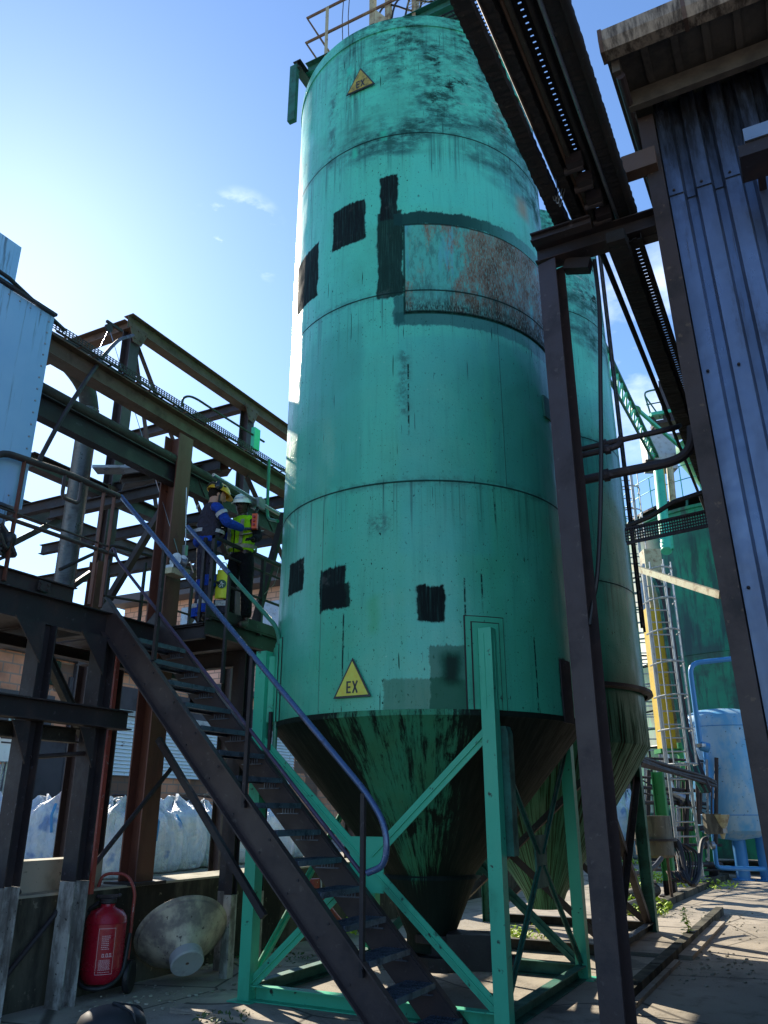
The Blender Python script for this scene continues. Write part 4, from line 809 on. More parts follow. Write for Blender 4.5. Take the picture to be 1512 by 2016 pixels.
long_run('steel_pipe', 'dark rounded pipe under the rightmost edge of the overhead rack', 'pipe', -.60, 6.16, .3, 5.5, r=.03, mat='soot_steel')
long_run('cable_tray', 'wide black tray dropping away behind the cross beam towards the distant tanks', 'cable tray', -.735, 5.84, 5.3, 12.5, w=.14, h=.10, rough=.005)
long_run('cable_tray', 'narrow slotted tray with a row of light dots beside the wide rear tray', 'cable tray', -.62, 5.90, 5.5, 12.5, w=.10, h=.05, slots=True)
long_run('cable_tray', 'flat black tray between the slanted run and the dotted tray overhead', 'cable tray', -.955, 6.30, .5, 5.7, w=.08, h=.05, rough=.002)
long_run('cable_tray', 'flat black tray between the dotted tray and the wide right tray overhead', 'cable tray', -.775, 6.29, .3, 5.7, w=.09, h=.05, rough=.002)
long_run('steel_pipe', 'mossy edged pipe directly left of the dotted tray on the overhead rack', 'pipe', -.915, 6.20, .4, 5.7, r=.017, mat='mossy_steel')
t = thing('valve_cluster', 'cluster of black clamps and fittings on the rack above the cross beam', 'fitting', (-.88, 5.0, 6.2))
for k in range(4): MB().box((-.88 + .02 * k, 4.75 + .22 * k, 6.17), (.12, .07, .09)).lathe([(.03, -.07), (.03, .07)], (-.9 + .02 * k, 4.80 + .22 * k, 6.14), 10, (1, 0, 0), (True, True)).build('clamp', 'black_steel', t)
t = thing('rope', 'loose wires dangling from the overhead rack by the front silo', 'wire', P(1085, 380, y=5.0))
for k in range(3): MB().tube([P(1078 + 8 * k, 350, y=5.0), P(1092 + 5 * k, 400 + 6 * k, y=5.0), P(1102 + 5 * k, 372, y=5.0)], .004, 5, .05).build('strand', 'galv', t)

bd = thing('workshop_building', 'bluish corrugated metal building with stained gutter at the right edge', 'building', (-.39, BY, 0))
# corrugated facade: trapezoid ribs
def corr(x0, x1, z0, z1, y, per=.205, dep=.085, z0s=None):
    mb = MB(); xs = []; x = x0
    while x < x1:
        xs += [(x, 0), (x + per * .52, 0), (x + per * .62, 1), (x + per * .90, 1)]; x += per
    pts = []; fs = []
    for xx, d in xs:
        for z in (z0, z1): pts.append((xx, y + (dep if d else 0), z))
    for i in range(len(xs) - 1): fs.append((2 * i, 2 * i + 2, 2 * i + 3, 2 * i + 1))
    return mb.poly(pts, fs)
corr(-.325, 4.5, .1, 6.26, BY).lean(.019, 6.6).build('wall_sheet', 'galvsheet', bd); corr(-.325, 4.5, 6.2, 7.2, BY - .012).lean(.019, 6.6).build('wall_sheet', 'galvsheet', bd)
mb = MB()
for z in (1.2, 3.0, 4.6, 6.24):
    for i in range(14): mb.lathe([(.012, 0), (.010, .008), (.005, .014)], (-.335 + .205 * i + .05, BY - .012, z), 8, (0, -1, 0), (False, True))
mb.lean(.019, 6.6).build('screw', 'black_steel', bd)['kind'] = 'stuff'
MB().box((2.5, BY + 5.2, 3.5), (5.7, 10.2, 7.0)).build('rear_wall', 'slate', bd)
MB().bar((-.395, BY - .02, 0), (-.395, BY - .02, 7.0), .12, .13, (0, 1, 0)).lean(.019, 6.6).build('corner_post', 'corner_steel', bd)
MB().bar((-.62, BY - .12, 6.50), (-.36, BY - .12, 6.50), .12, .17).build('tie_beam', 'brown_steel', bd); MB().bar((-.66, BY + .10, 6.66), (-.45, BY + .10, 6.66), .1, .08).build('tie_beam', 'black_steel', bd)
MB().bar((-.75, BY + .12, 6.02), (-.44, BY + .12, 6.02), .1, .14).build('tie_beam', 'black_steel', bd)
MB().poly([(-.58, 4.85, 7.16), (5, 4.85, 7.16), (5, BY + 9, 8.2), (-.58, BY + 9, 8.2), (-.58, 4.85, 7.19), (5, 4.85, 7.19), (5, BY + 9, 8.23), (-.58, BY + 9, 8.23)], [(0, 3, 2, 1), (4, 5, 6, 7), (0, 1, 5, 4), (3, 7, 6, 2), (0, 4, 7, 3), (1, 2, 6, 5)]).build('roof', 'soffit', bd)
mb = MB()
for i in range(24): mb.bar((-.52 + .22 * i, 4.88, 7.145), (-.52 + .22 * i, BY + .0, 7.21), .05, .03)
mb.build('soffit_rib', 'soffit', bd)['kind'] = 'stuff'
MB().bar((-.5, BY - .22, 7.06), (5, BY - .22, 7.06), .06, .16).build('eave_beam', 'soffit', bd)
MB().prism([(-.07, -.08), (.05, -.10), (.09, -.03), (.09, .08), (.075, .08), (.075, -.02), (.04, -.08), (-.055, -.065), (-.055, .1), (-.07, .1)], (-.60, 4.80, 7.20), (5, 4.80, 7.20)).build('gutter', 'gutter', bd)
for x in (-.585, .02): MB().prism([(-.08, -.09), (.06, -.11), (.10, -.03), (.10, .085), (-.08, .105)], (x - .015, 4.80, 7.20), (x + .015, 4.80, 7.20)).build('gutter_bracket', 'brown_steel', bd)
MB().bar((-.52, 4.9, 7.1), (-.50, 12, 7.6), .06, .14).build('verge_board', 'soffit', bd)
MB().tube([(-.5, 4.95, 7.02), (-.47, 9.0, 7.05)], .035, 10).build('verge_pipe', 'purple_steel', bd)
t = thing('wall_lamp', 'box floodlight with frosted front mounted on the corrugated wall at the right edge', 'lamp', P(1500, 320, y=5.0))
q = P(1478, 292, y=5.05); MB().box(q + Vector((.08, .1, -.03)), (.32, .28, .10)).build('housing', 'black_steel', t, False, .01); MB().box(q + Vector((.12, .05, .08)), (.30, .22, .11)).build('cover', 'galv', t, False, .01); MB().bar(q + Vector((.05, .1, 0)), q + Vector((.05, .45, 0)), .05, .05).build('arm', 'black_steel', t)
t = thing('green_bracket', 'small pale green plate hanging between the corner post and the verge of the building', 'bracket', (-.47, 5.9, 6.9))
MB().box(P(1276, 318, y=6.0), (.03, .2, .2)).build('plate', 'green_steel', t); MB().tube([P(1270, 330, y=6.0), P(1283, 338, y=6.0)], .008, 6).build('hook', 'black_steel', t)

# ================================================================== DISTANT PLANT (right)
def dp(px, py, d): return P(px, py, d=d)
# big green storage tank
D3 = 26; tl = dp(1300, 1045, D3); TR = 4.2
tc = Vector((tl.x, tl.y, 0)) + CR * (TR * .95 - .75) + CF * 1.5
tk = thing('storage_tank', 'wide dark green storage tank far back, partly hidden by the building', 'tank', tc)
ztop = 10.9
def tank3():
    n = N('streaked_dark_green_tank'); x, y, z = n.sep(); th = n.math('ARCTAN2', y, x); uv = n.comb(n.math('MULTIPLY', th, 4.), z)
    c = n.mix(n.ss(n.noise(.5, uv, 4), .4, .6), (.012, .24, .12), (.015, .13, .08)); c = n.mix(n.ss(n.noise(1.5, uv, 8, .7, (2.5, .35, 1)), .46, .60, 0, .8), c, (.02, .05, .045)); c = n.mix(n.ss(n.noise(.5, uv, 8, .7, (1, 1, 1), loc=(5, 5, 0)), .5, .6, 0, .7), c, (.03, .06, .05))
    return n.out(c, .5)
M['tank3'] = tank3()
MB().lathe([(TR, .4), (TR, 3.6), (TR + .02, 3.62), (TR, 3.65), (TR, 6.2), (TR + .02, 6.22), (TR, 6.25), (TR, ztop), (TR + .06, ztop + .02), (TR + .06, ztop + .12), (.5, ztop + .9)], tc, 96, cap=(True, True)).build('shell', 'tank3', tk, True)
MB().lathe([(TR * .93, ztop + .55), (TR * .93, ztop + .62), (TR * .9, ztop + .62), (TR * .9, ztop + .55)], tc, 64).lathe([(TR * .92, ztop + .6), (TR * .35, ztop + .61)], tc, 64).build('top_gallery', 'black_steel', tk)
mb = MB()
for k in range(40):
    a = 2 * math.pi * k / 40; p_ = tc + Vector((math.cos(a), math.sin(a), 0)) * TR * .93 + Vector((0, 0, ztop + .6)); mb.bar(p_, p_ + Vector((0, 0, 1.1)), .03, .03)
for z in (.6, 1.1): mb.lathe([(TR * .93 - .015, ztop + .6 + z), (TR * .93 + .015, ztop + .6 + z), (TR * .93, ztop + .63 + z)], tc, 48)
mb.build('gallery_railing', 'green_steel', tk)
for k in range(8):
    a = -2.6 + k * .25; p_ = tc + Vector((math.cos(a), math.sin(a), 0)) * TR; MB().bar(p_ + Vector((0, 0, ztop - .3)), p_ * .93 + tc * .07 + Vector((0, 0, ztop + .6)), .06, .06).build('gallery_strut', 'dgreen_steel', tk)
# small hopper tower on top of it
hb = dp(1385, 870, D3); hc = Vector((hb.x, hb.y, 0)) + CR * .3
t = thing('hopper_tower', 'pale green conical hopper with platform standing above the far dark green tank', 'hopper', (hc.x, hc.y, ztop + .9))
zz = lambda py: dp(1350, py, D3).z
MB().lathe([(.28, zz(985)), (1.15, zz(905)), (1.25, zz(895)), (1.25, zz(875)), (.75, zz(860)), (.7, zz(820))], (hc.x, hc.y, 0), 40, cap=(True, True)).build('cone', 'leaf_green', t, True)
MB().lathe([(.62, zz(860)), (.62, zz(720)), (.35, zz(712))], (hc.x, hc.y, 0), 32, cap=(False, True)).build('shaft', 'green_steel', t, True)
for s in (-.35, .5): MB().bar((hc.x + s, hc.y - .2, ztop + .6), (hc.x + s, hc.y - .2, zz(905)), .16, .1).build('leg', 'green_steel', t)
for k, py in enumerate((815, 832, 862)):
    a = dp(1278 + 7 * k, py + 6, D3); b = dp(1360, py - 8, D3); MB().bar(a, b, .5, .12 if k < 2 else .1).build('platform_beam', 'green_steel' if k == 0 else 'black_steel', t)
a, b = dp(1278, 820, D3), dp(1305, 858, D3); MB().bar(a, b, .14, .2).build('platform_beam', 'black_steel', t)
MB().tube([dp(1283, 822, D3), dp(1268, 775, D3), dp(1275, 770, D3), dp(1330, 760, D3)], .035, 6, .2).tube([dp(1272, 797, D3), dp(1330, 786, D3)], .025, 6).tube([dp(1270, 780, D3), dp(1300, 822, D3)], .03, 6).build('railing', 'dgreen_steel', t)
MB().box(dp(1312, 790, D3), (.35, .35, 1.6)).build('back_panel', 'slate', t)
# boom
t = thing('lattice_boom', 'slanting green lattice boom running down from behind the rear silo to the far tower', 'boom', dp(1190, 690, 22))
A0, A1 = dp(1187, 672, 18), dp(1297, 905, 25); B0, B1 = dp(1186, 722, 18), dp(1288, 910, 25)
MB().bar(A0, A1, .10, .10).build('chord', 'dgreen_steel', t); MB().bar(B0, B1, .07, .07).build('chord', 'dgreen_steel', t)
side = CR * .5
for k in range(14):
    f = k / 14; g_ = (k + .5) / 14; a = A0.lerp(A1, f); b = B0.lerp(B1, g_); c = A0.lerp(A1, (k + 1) / 14)
    MB().bar(a, b, .045, .045).bar(b, c, .045, .045).build('lacing', 'green_steel', t)
MB().bar(dp(1248, 800, 22), dp(1362, 900, 25), .09, .10).build('stay', 'green_steel', t); MB().ball(dp(1252, 808, 22), .16, sub=2).build('joint', 'leaf_green', t)
t = thing('control_cabinet', 'weathered pale grey cabinet at the foot of the green lattice boom', 'cabinet', dp(1297, 915, 25))
MB().box(dp(1297, 893, 25), (1.0, .5, 1.3), .5).build('case', 'stain_steel', t, False, .02); MB().box(dp(1297, 914, 25), (1.1, .6, .1), .5).build('shelf', 'black_steel', t); MB().bar(dp(1300, 872, 25), dp(1308, 868, 25) + CR * .3, .05, .05).build('lamp_arm', 'galv', t)
t = thing('mast', 'pale green mast pipe rising in front of the far dark green tank', 'mast', dp(1330, 1080, 22))
MB().tube([dp(1312, 1085, 22), dp(1296, 920, 24)], .16, 12).build('lower_tube', 'green_steel', t, True); MB().tube([dp(1318, 1085, 22), dp(1297, 930, 24)], .05, 8).build('cable', 'rubber', t)
t = thing('mast', 'yellowish thin mast post between the green mast and the hopper tower', 'mast', dp(1320, 980, 24))
MB().tube([dp(1325, 990, 24), dp(1318, 915, 24)], .11, 10).build('post', 'cream_steel', t, True); MB().tube([dp(1310, 985, 24), dp(1303, 920, 24)], .07, 8).build('side_post', 'yellow', t, True)
t = thing('drain_pipe', 'stubby pale green pipe hanging on the side of the far dark green tank', 'pipe', dp(1312, 1050, 24))
MB().tube([dp(1310, 1040, 24), dp(1314, 1082, 24)], .2, 12).build('tube', 'green_steel', t, True)
# yellow duct + caged ladder (about 20 m away)
def cage_ladder(label, d, ytop, ybot, x_top, x_bot, wdt, ext):
    t = thing('caged_ladder', label, 'ladder', dp(x_bot, ybot, d), 'caged ladders by the yellow duct')
    a, b = dp(x_bot, ybot, d), dp(x_top, ytop, d); b = Vector((a.x, a.y, b.z)); s = CR * wdt
    MB().tube([a, b], .035, 8).build('rail', 'stain_steel', t, True); MB().tube([a + s, b + s], .035, 8).build('rail', 'stain_steel', t, True)
    nR = int((b.z - a.z) / .30); mb = MB()
    for k in range(nR): mb.tube([a + Vector((0, 0, .2 + .3 * k)), a + s + Vector((0, 0, .2 + .3 * k))], .018, 5)
    mb.build('rungs', 'stain_steel', t)['kind'] = 'stuff'
    mb = MB(); nh = int((b.z - a.z - ext) / .75)
    for k in range(nh + 1):
        z = ext + k * .75; c0 = a + s / 2 + Vector((0, 0, z)); pts = []
        for j in range(13):
            q = math.pi * j / 12; pts.append(c0 + CR * math.cos(q) * wdt * .75 - CF * (math.sin(q) * .70 - .0))
        mb.tube(pts, .022, 5)
    for j in (1, 3, 6, 9, 11):
        q = math.pi * j / 12; o = CR * math.cos(q) * wdt * .75 - CF * math.sin(q) * .70 + s / 2; mb.tube([a + o + Vector((0, 0, ext)), b + o - Vector((0, 0, .1))], .018, 5)
    mb.build('safety_cage', 'stain_steel', t); return t
cage_ladder('tall pale steel caged ladder immediately in front of the yellow duct', 19, 1110, 1725, 0, 1340, .48, 2.3)
cage_ladder('taller thin caged ladder between the rear silo edge and the yellow duct', 23, 930, 1560, 0, 1277, .55, 2.0)
t = thing('cable_duct', 'tall bright yellow enclosed duct standing by the caged ladder', 'duct', dp(1325, 1480, 20))
a = dp(1314, 1475, 20); zt = dp(1300, 1200, 20).z
MB().box((a.x, a.y, (a.z + zt) / 2), (.34, .40, zt - a.z), YAW).build('front_duct', 'yellow', t, False, .01)
z2 = dp(1300, 1090, 20).z; a2 = a + CR * .30 + CF * .4; MB().box((a2.x, a2.y, (a.z + z2) / 2 + .2), (.45, .4, z2 - a.z), YAW).build('rear_duct', 'cream_steel', t)
MB().box((a.x, a.y, a.z - .05), (.5, .5, .1), YAW).build('base_flange', 'leaf_green', t)
t = thing('insulated_pipe', 'silver insulated pipe running down beside the yellow duct and ending in an elbow', 'pipe', dp(1300, 1500, 21))
a = dp(1316, 1560, 21); MB().tube([(a.x, a.y, dp(1290, 1150, 21).z), (a.x, a.y, a.z), a + CR * .35 - Vector((0, 0, .15))], .14, 14, .25).build('tube', 'galv', t, True)
t = thing('pipe_bundle', 'dark hoses curving down between the yellow duct and the far green tank', 'hoses', dp(1370, 1500, 20))
for k in range(6):
    a = dp(1327 + k * 3, 1340, 19.5 + .1 * k)
    MB().tube([dp(1300 + 3 * k, 1170, 20), (a.x - .25 + .05 * k, a.y, dp(1300, 1135 + 4 * k, 20).z), (a.x - .1, a.y, dp(1300, 1170, 20).z), (a.x, a.y, dp(1355, 1450, 20).z), dp(1362 + 4 * k, 1520, 19), dp(1384 + 3 * k, 1560, 19)], .045, 8, .5).build('hose', 'black_steel' if k % 3 else 'dgreen_steel', t, True)
t = thing('flat_beam', 'pale wooden-coloured beam slanting from the rear silo towards the building corner', 'beam', dp(1320, 1140, 14))
MB().bar(dp(1240, 1115, 15), dp(1420, 1172, 12), .08, .11).build('plank', 'cream_steel', t)
# green framework
def post(label, px, py, top, w_, mat, group='green posts of the pipe frame', lean=0, cat='post', name='frame_post'):
    a = P(px, py, z=0.0); t = thing(name, label, cat, a, group); zt = (P(px, top, d=(a - O).dot(CF))).z
    MB().ibeam(a + Vector((0, 0, .3)), Vector((a.x, a.y, zt)), w_, w_ * .9, .02, (1, 0, 0)).build('upper_post', mat, t); MB().ibeam(a, a + Vector((0, 0, .3)), w_ * 1.01, w_ * .92, .02, (1, 0, 0)).bar(a, a + Vector((0, 0, .03)), w_ * 1.6, w_ * 1.6).build('post_foot', 'black_steel', t); return t
post('green post rising beside the grey drum, nearest of the pipe frame', 1322, 1765, 1520, .26, 'leaf_green')
post('green post in the middle of the pipe frame with hoses looped at its foot', 1365, 1738, 1530, .30, 'leaf_green')
post('dark-footed green post of the pipe frame closest to the blue tank', 1407, 1727, 1540, .26, 'leaf_green')
t = thing('large_pipe', 'thick green upright pipe behind the middle post of the pipe frame', 'pipe', P(1375, 1722, z=0))
a = P(1378, 1722, z=0); MB().lathe([(.24, 0), (.24, .1), (.20, .1), (.20, 2.0), (.22, 2.0), (.22, 2.1), (.20, 2.1), (.20, P(1340, 1400, d=24).z)], a, 20, cap=(True, True)).build('tube', 'leaf_green', t, True)
t = thing('cable_bundle', 'thick ragged bundle of black cables sagging across the green pipe frame', 'cable', dp(1330, 1520, 17))
for k in range(9):
    o = Vector((0, 0, .05 * (k % 3))) + CF * .04 * (k // 3); MB().tube([dp(1262, 1500 + k, 15) + o, dp(1320, 1520 + random.uniform(-3, 3), 17) + o, dp(1390, 1540 + random.uniform(-3, 3), 19) + o, dp(1410, 1548, 20) + o], .035, 6, .5).build('cable', 'black_steel', t, True)
t = thing('pipe_manifold', 'jumble of thin horizontal process pipes and valves between the green posts', 'pipework', dp(1350, 1650, 19))
for py0, py1, r in ((1492, 1500, .03), (1530, 1538, .03), (1550, 1560, .04), (1580, 1583, .045), (1634, 1629, .06), (1662, 1664, .035), (1700, 1702, .06), (1712, 1713, .03), (1560, 1600, .02), (1535, 1620, .02)):
    MB().tube([dp(1262, py0, 20), dp(1420, py1, 22)], r, 8).build('pipe', random.choice(['black_steel', 'dgreen_steel', 'galv', 'black_steel']), t, True)
for k in range(16):
    x = 1268 + k * 9.5; MB().tube([dp(x, 1480 + random.uniform(0, 60), 21), dp(x + random.uniform(-3, 6), 1600 + random.uniform(0, 100), 21)], random.choice([.02, .03, .05]), 8).build('pipe', random.choice(['black_steel', 'dgreen_steel', 'galv', 'purple_steel', 'black_steel']), t, True)
for k in range(9): MB().lathe([(.09, -.04), (.09, .04)], dp(1275 + 16 * k, random.choice([1500, 1582, 1632, 1664]), 20.8), 12, CR, (True, True)).build('valve', random.choice(['leaf_green', 'black_steel', 'galv']), t)
t = thing('process_frame', 'shadowy steel frame stacked with dark equipment behind the ladders', 'frame', dp(1290, 1500, 30))
for k in range(9): MB().box(dp(1282 + random.uniform(-18, 22), 1210 + k * 36, 30), (1.6, 1.2, .25 + random.uniform(0, .5)), .4).build('deck', random.choice(['slate', 'black_steel', 'dgreen_steel', 'galv']), t)
for x in (1256, 1275, 1296, 1316): a = dp(x, 1400, 30); MB().bar((a.x, a.y, 0), (a.x, a.y, dp(x, 1150, 30).z), .25, .25).build('column', 'black_steel', t)
t = thing('riser_pipes', 'group of thin vertical pipes and struts rising in the gap right of the rear silo', 'pipework', dp(1270, 1500, 25))
for k, (x, y0p, y1p, r_, mt) in enumerate(((1243, 960, 1500, .05, 'galv'), (1252, 1100, 1560, .07, 'stain_steel'), (1262, 1130, 1580, .04, 'dgreen_steel'), (1283, 1080, 1600, .06, 'stain_steel'), (1292, 1180, 1600, .035, 'black_steel'), (1271, 1010, 1400, .03, 'galv'), (1306, 1120, 1500, .04, 'dgreen_steel'))):
    a = dp(x, y1p, 24 + .3 * k); MB().tube([a, (a.x, a.y, dp(x, y0p, 24 + .3 * k).z)], r_, 8).build('pipe', mt, t, True)
for k in range(12):
    y_ = 1140 + 30 * k; MB().tube([dp(1240, y_, 25), dp(1300, y_ - 14 + 8 * (k % 3), 26)], .03, 6).build('strut', random.choice(['galv', 'black_steel', 'dgreen_steel', 'stain_steel']), t)
t = thing('machine_hall', 'bluish grey industrial hall seen in the gap behind the caged ladders', 'building', dp(1310, 1590, 48))
a = dp(1330, 1500, 48); MB().box((a.x + 4, a.y, 4.6), (16, 6, 9.2), YAW).build('wall', 'slate', t); MB().box((a.x + 4, a.y, 9.4), (16.4, 6.4, .3), YAW).build('roof', 'roof_dark', t)
for k in range(5): q = dp(1262 + 12 * k, 1445, 44.5); MB().box(q, (.6, .1, 1.6), YAW).build('window', 'galv', t)
t = thing('motor_drum', 'grimy grey cylindrical drum with a mid flange mounted on the nearest green post', 'drum', dp(1291, 1630, 17.5))
a = dp(1291, 1688, 17.0); b = dp(1291, 1604, 17.0); c_ = dp(1291, 1655, 17.0)
MB().lathe([(.32, a.z - a.z), (.36, .05), (.36, c_.z - a.z), (.36, b.z - a.z - .02)], (a.x, a.y, a.z), 32, cap=(True, True)).build('shell', 'grey_drum', t, True)
MB().lathe([(.44, c_.z - a.z), (.44, c_.z - a.z + .04)], (a.x, a.y, a.z), 32, cap=(True, True)).build('flange', 'black_steel', t)
for s in (-.2, .22): MB().tube([Vector((a.x + s, a.y, 0)), Vector((a.x + s, a.y, a.z))], .03, 8).build('leg', 'brown_steel', t)
t = thing('rusty_valve_ball', 'round rusty valve body on a stub pipe left of the grey drum', 'valve', dp(1240, 1718, 13))
MB().ball(dp(1240, 1722, 13), .10, (1, 1, 1.1), 3).tube([dp(1236, 1690, 13), dp(1240, 1712, 13)], .05, 10).build('body', 'grey_drum', t, True); MB().tube([dp(1246, 1722, 13), dp(1285, 1712, 13.6), dp(1302, 1690, 14)], .04, 10, .3).build('hose', 'rubber', t, True)
t = thing('hose_tangle', 'loose black cables and hoses looping down to the ground by the middle green post', 'hoses', P(1365, 1738, z=0))
for k in range(9):
    x = 1318 + 4 * k; MB().tube([dp(x, 1655 + k, 17.8), dp(x + 12 + 2 * k, 1680, 17.8), dp(x + 20, 1725 + 2 * k, 17.4), dp(x + 4, 1733 + 3 * (k % 3), 17.2), dp(x - 6, 1715, 17.4)], .014 + .006 * (k % 3), 6, .6).build('hose', 'rubber' if k % 3 else 'brown_steel', t, True)
MB().tube([dp(1320, 1653, 17.8), dp(1338, 1655, 17.8), dp(1352, 1735, 17.4), dp(1368, 1745, 17.2), dp(1377, 1720, 17.6), dp(1380, 1655, 18), dp(1393, 1650, 18)], .05, 8, .6).build('hose', 'rubber', t, True)
# fallen pipes and debris near rear silo
t = thing('pipe_stub', 'mossy flanged pipe stubs lying on the ground behind the rear silo leg', 'pipe', P(1260, 1762, z=.1))
MB().tube([P(1232, 1768, z=.15), P(1290, 1752, z=.15)], .12, 14).lathe([(.19, -.03), (.19, .03)], P(1290, 1752, z=.15), 16, (1, .3, 0), (True, True)).build('upper_stub', 'mossy_steel', t); MB().tube([P(1232, 1788, z=.12), P(1270, 1775, z=.12)], .09, 12).build('lower_stub', 'grey_drum', t)
# blue air receiver
D4 = 22.2; bl_ = dp(1371, 1640, D4); rr_ = .98; bc = Vector((bl_.x, bl_.y, 0)) + CR * rr_
bt = thing('air_receiver', 'large scuffed light blue pressure tank on blue legs beside the building', 'tank', bc)
zb, zt = dp(1450, 1655, D4).z, dp(1420, 1397, D4).z
MB().lathe([(.05, zb), (rr_ * .6, zb + .08), (rr_ * .88, zb + .25), (rr_, zb + .55), (rr_, zt - .45), (rr_ * .9, zt - .2), (rr_ * .6, zt - .04), (.05, zt)], bc, 56).build('vessel', 'blue_tank', bt, True)
for zz_ in (zb + .62, zt - .5): MB().lathe([(rr_ - .01, zz_ - .02), (rr_ + .012, zz_), (rr_ - .01, zz_ + .02)], bc, 56).build('weld_ring', 'blue_pipe', bt, True)
lg = P(1465, 1733, z=0)
for k, q in enumerate(((lg.x, lg.y), (bc.x + .6, bc.y + .45))): MB().tube([(q[0], q[1], 0), (q[0], q[1], zb + .3)], .17, 16).lathe([(.28, 0), (.28, .03)], (q[0], q[1], 0), 16, cap=(True, True)).build('leg', 'blue_pipe', bt, True)
t = thing('blue_pipe', 'bright blue air pipe bending down beside the blue tank', 'pipe', dp(1358, 1480, 21))
e = dp(1357, 1306, 21); MB().tube([dp(1450, 1296, 21), e, (e.x + .0, e.y, dp(1375, 1468, 21).z)], .065, 12, .3).build('tube', 'blue_pipe', t, True); MB().lathe([(.15, -.04), (.15, .04)], (e.x, e.y, dp(1375, 1468, 21).z), 16, cap=(True, True)).build('flange', 'galv', t)
MB().tube([(e.x, e.y, dp(1375, 1468, 21).z), dp(1395, 1473, 21)], .12, 12).build('stub', 'blue_pipe', t)
t = thing('blue_pipe', 'blue ground pipe running down and across beneath the blue tank', 'pipe', dp(1410, 1700, 21.5))
MB().tube([dp(1388, 1480, 21.4), (dp(1403, 1600, 21.4).x, dp(1403, 1600, 21.4).y, 2.0), dp(1410, 1701, 21.6), dp(1415, 1709, 21.6), dp(1505, 1711, 22)], .055, 12, .2).build('tube', 'blue_pipe', t, True)
t = thing('switch_box', 'small weathered junction box strapped to the post beside the blue tank', 'switch box', dp(1403, 1622, 19))
MB().box(dp(1403, 1622, 19), (.34, .2, .42), YAW).build('case', 'grey_drum', t, False, .01); MB().box(dp(1418, 1622, 19), (.2, .2, .38), YAW).build('cover', 'stain_steel', t, False, .01); MB().lathe([(.2, 0), (.03, .5)], dp(1415, 1585, 19) - Vector((0, 0, .2)), 14, (0, 0, -1), (True, True)).build('funnel', 'cream_steel', t, True)

# ================================================================== LEFT YARD
YZ = .61; WX = -6.62
t = thing('retaining_wall', 'black-stained mossy concrete retaining wall of the loading yard', 'wall', (WX - .28, 9, 0))
MB().box((WX - .28, 7.5, .455), (.56, 31, .91)).build('wall_body', 'conc', t, False, .012); MB().box((WX - .28, 7.5, .921), (.57, 31, .022)).build('wall_top', 'conc_light', t)
t = thing('concrete_block', 'low pale concrete block standing on the retaining wall behind the dark columns', 'block', (WX - .35, 5, .93))
a, b = P(40, 1765, x=WX - .1), P(212, 1748, x=WX - .1); MB().box((WX - .35, (b.y - 3 + b.y) / 2, 1.07), (.28, 3.0, .28)).build('block_body', 'conc_light', t, False, .01)
t = thing('clamp', 'small black clamp lying on the pale concrete block at left', 'clamp', P(28, 1755, x=-6.5))
q = P(28, 1757, x=-6.52); MB().tube([q, q + Vector((0, .015, .012)), q + Vector((0, .04, -.004)), q + Vector((0, .06, .004))], [.018, .026, .016, .022], 10).build('jaw', 'black_steel', t)
# bulk bags
def bag_mesh(seed):
    rnd = random.Random(seed); mb = MB(); n = 64; prof = [(.40, 0), (.47, .03), (.52, .14), (.54, .34), (.53, .58), (.50, .78), (.46, .90), (.38, .98), (.24, 1.04), (.10, 1.12), (.05, 1.16)]
    vs = []; ph = [rnd.uniform(0, 6.28) for _ in range(8)]; dxt, dyt = rnd.uniform(-.12, .12), rnd.uniform(-.12, .12)
    for j in range(45):
        f = j / 44 * (len(prof) - 1); i = min(int(f), len(prof) - 2); q = f - i; r = prof[i][0] * (1 - q) + prof[i + 1][0] * q; h = prof[i][1] * (1 - q) + prof[i + 1][1] * q; ring = []
        for k in range(n):
            a = 2 * math.pi * k / n; sq = 1 / max(abs(math.cos(a)), abs(math.sin(a))) ** .45 * .9
            cr = .012 * math.sin(7 * a + ph[0] + 3 * h) + .010 * math.sin(13 * a + ph[1] - 5 * h) + .014 * math.sin(3 * a + ph[2]) + .006 * math.sin(23 * a + ph[3] + 8 * h)
            pl = max(0, h - .75) * .22 * (abs(math.sin(5 * a + ph[4] + 1.5 * h)) - .5) + max(0, h - .8) * .09 * math.sin(11 * a + ph[5])
            rr = r * sq + cr * (.5 + h) + pl; dz = max(0, h - .8) * .35 * math.sin(2 * a + ph[6]) * .5 + max(0, h - .7) * .12 * math.sin(5 * a + ph[7])
            ring.append(mb.b.verts.new((rr * math.cos(a) + dxt * max(0, h - .8), rr * math.sin(a) + dyt * max(0, h - .8), h + dz)))
        vs.append(ring)
    for a, b in zip(vs, vs[1:]):
        for k in range(n): mb.b.faces.new((a[k], a[(k + 1) % n], b[(k + 1) % n], b[k]))
    mb.b.faces.new(vs[0][::-1]); mb.b.faces.new(vs[-1]); me = mb.mesh('bulk_bag', smooth=True)
    me.materials.append(M['bag']); return me
bms = [bag_mesh(k) for k in range(5)]
strap = MB().tube([(.0, -.50, .55), (.03, -.52, .85), (.04, -.42, 1.02)], .02, 6).tube([(.0, .50, .6), (.03, .50, .85), (.02, .42, 1.02)], .02, 6).mesh('lifting_strap'); strap.materials.append(M['blue_pipe'])
